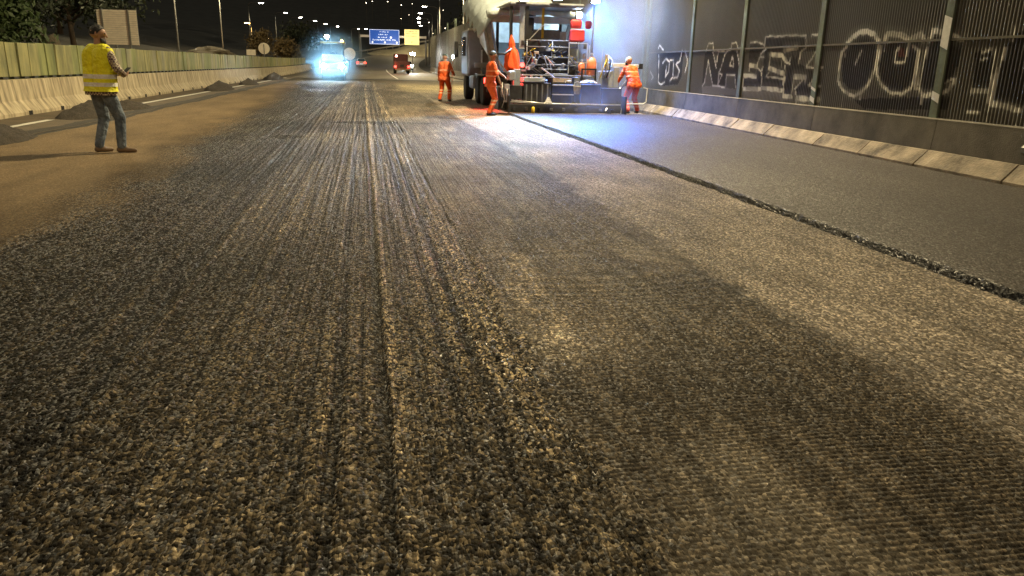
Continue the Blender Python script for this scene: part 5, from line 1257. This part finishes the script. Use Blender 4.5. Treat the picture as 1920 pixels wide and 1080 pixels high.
# worker left of the truck
worker((2.9, 30.95, .0), R(-28), 'person in pale orange work suit and dark cap walking beside the truck', ((-.14,-.12,0,0),(.14,.16,0,.1)), .925, R(6), ((-.27,.10,.86),(.26,.36,1.02)), (.15,.9,-.25), hv2_m, 'shirt', 'cap', cap_m)
st = thing('measuring_staff', (3.20, 31.12, 0), 0, 'thin pale staff held by the worker beside the truck', 'staff')
b = MB(); b.tube([(.0,0,.02),(.05,.02,1.75)], .016, 6); b.build('rod', chrome_m, st); b = MB(); b.box(.03,.08,-.01,.05,1.62,1.74,.01); b.build('lamp_tip', whitehot_m, st)
# worker at the screed controls
worker((3.42, 22.45, .0), R(-82), 'person in orange short-sleeved suit operating the side console of the paver', ((-.13,.05,0,.1),(.13,-.06,0,-.1)), .93, R(4), ((-.10,.50,1.04,(-1,-.3,-.7)),(.24,.22,.92,(1,-.6,-.4))), (.1,.95,-.3), hv_m, 'skin', 'hair', capb_m, sk=skin2_m, loose=1.12, palms=((0,0,-1),(0,-1,0)))
# worker bending by the wall with a rake
hvd_m = banded('hi_vis_dark_trousers', (.62,.06,.012), (.75,.22,.14), ((.18,.24),(.34,.39)), var=.25)
worker((7.95, 23.15, .062), R(18), 'person in orange work suit and white cap bending over beside the graffiti wall', ((-.23,-.05,0,-.3),(.19,.03,0,.3)), .90, R(30), ((-.30,.52,.82),(.28,.40,.72)), (-.15,.75,-.65), hv_m, 'shirt', 'cap', capw_m, trous=hvd_m)
rk = thing('asphalt_rake', (7.95, 23.15, .062), 0, 'long thin rake handle held by the bending worker, its head on the mat', 'rake')
b = MB(); b.tube([(-.95,-.25,.08),(-.30,.30,.80),(-.1,.45,.99)], .016, 6); b.build('handle', chrome_m, rk); b = MB(); b.bar((-1.15,-.15,.03),(-.80,-.38,.03), .03, .05); b.build('head', steel_m, rk)
lp = thing('loop_handle', (7.95, 22.9, .062), 0, 'bent pale tube handle around the legs of the bending worker', 'handle')
b = MB(); b.tube([(-.4,0,.30),(.22,0,.30),(.34,.05,.36),(.38,.12,.75),(.32,.3,.78)], .017, 8); b.tube([(-.4,0,.30),(-.45,.02,.0)], .017, 8); b.build('tube', chrome_m, lp)

# ================================================================== STEAM AND HEADLIGHT GLOW
def puff(name, label, c, r, dens, colr, nscale, seed, thr=.42, aniso=.3):
    bm = bmesh.new(); bmesh.ops.create_icosphere(bm, subdivisions=3, radius=1)
    for v in bm.verts: v.co = Vector((v.co.x*r[0], v.co.y*r[1], v.co.z*r[2]))
    me = bpy.data.meshes.new(name); bm.to_mesh(me); bm.free()
    m = bpy.data.materials.new(name+'_mat'); m.use_nodes = True; n = m.node_tree.nodes; l = m.node_tree.links; n.clear()
    out = n.new('ShaderNodeOutputMaterial'); pv = n.new('ShaderNodeVolumePrincipled'); l.new(pv.outputs[0], out.inputs['Volume'])
    pv.inputs['Color'].default_value = (*colr, 1); pv.inputs['Anisotropy'].default_value = aniso
    tc = n.new('ShaderNodeTexCoord'); mp = n.new('ShaderNodeMapping'); mp.inputs['Scale'].default_value = tuple(1/q for q in r); l.new(tc.outputs['Object'], mp.inputs[0])
    ln = n.new('ShaderNodeVectorMath'); ln.operation = 'LENGTH'; l.new(mp.outputs[0], ln.inputs[0])
    fo = n.new('ShaderNodeMapRange'); fo.interpolation_type = 'SMOOTHSTEP'; fo.inputs[1].default_value = 1.0; fo.inputs[2].default_value = .15; fo.inputs[3].default_value = 0; fo.inputs[4].default_value = 1; l.new(ln.outputs['Value'], fo.inputs[0])
    nz = n.new('ShaderNodeTexNoise'); nz.inputs['Scale'].default_value = nscale; nz.inputs['Detail'].default_value = 3; nz.inputs['Distortion'].default_value = .6; l.new(tc.outputs['Object'], nz.inputs['Vector'])
    nr = n.new('ShaderNodeMapRange'); nr.inputs[1].default_value = thr; nr.inputs[2].default_value = .72; nr.inputs[3].default_value = .3; nr.inputs[4].default_value = 1; l.new(nz.outputs[0], nr.inputs[0])
    mu = n.new('ShaderNodeMath'); mu.operation = 'MULTIPLY'; l.new(fo.outputs[0], mu.inputs[0]); l.new(nr.outputs[0], mu.inputs[1])
    m2 = n.new('ShaderNodeMath'); m2.operation = 'MULTIPLY'; m2.inputs[1].default_value = dens; l.new(mu.outputs[0], m2.inputs[0]); l.new(m2.outputs[0], pv.inputs['Density'])
    me.materials.append(m); o = link(name, me); o.location = c; return tag(o, label, kind='stuff')
puff('steam', 'blue-lit steam drifting up from the paver towards the wall', (8.2, 24.9, 2.6), (2.1, 1.9, 3.4), .8, (.85,.9,1), .9, 1)
puff('steam', 'thin steam low over the hot screed', (6.6, 22.75, .45), (1.9, .7, .65), .5, (.85,.9,1), 1.6, 2)
puff('glow_volume', 'added bluish glow volume round the roller headlights, imitating lens glare', (-2.6, 60.5, 1.5), (3.2, 3.4, 2.6), .11, (.45,.8,1), .5, 3, .3, .78)  # added volume that stands in for lens bloom round the lamps
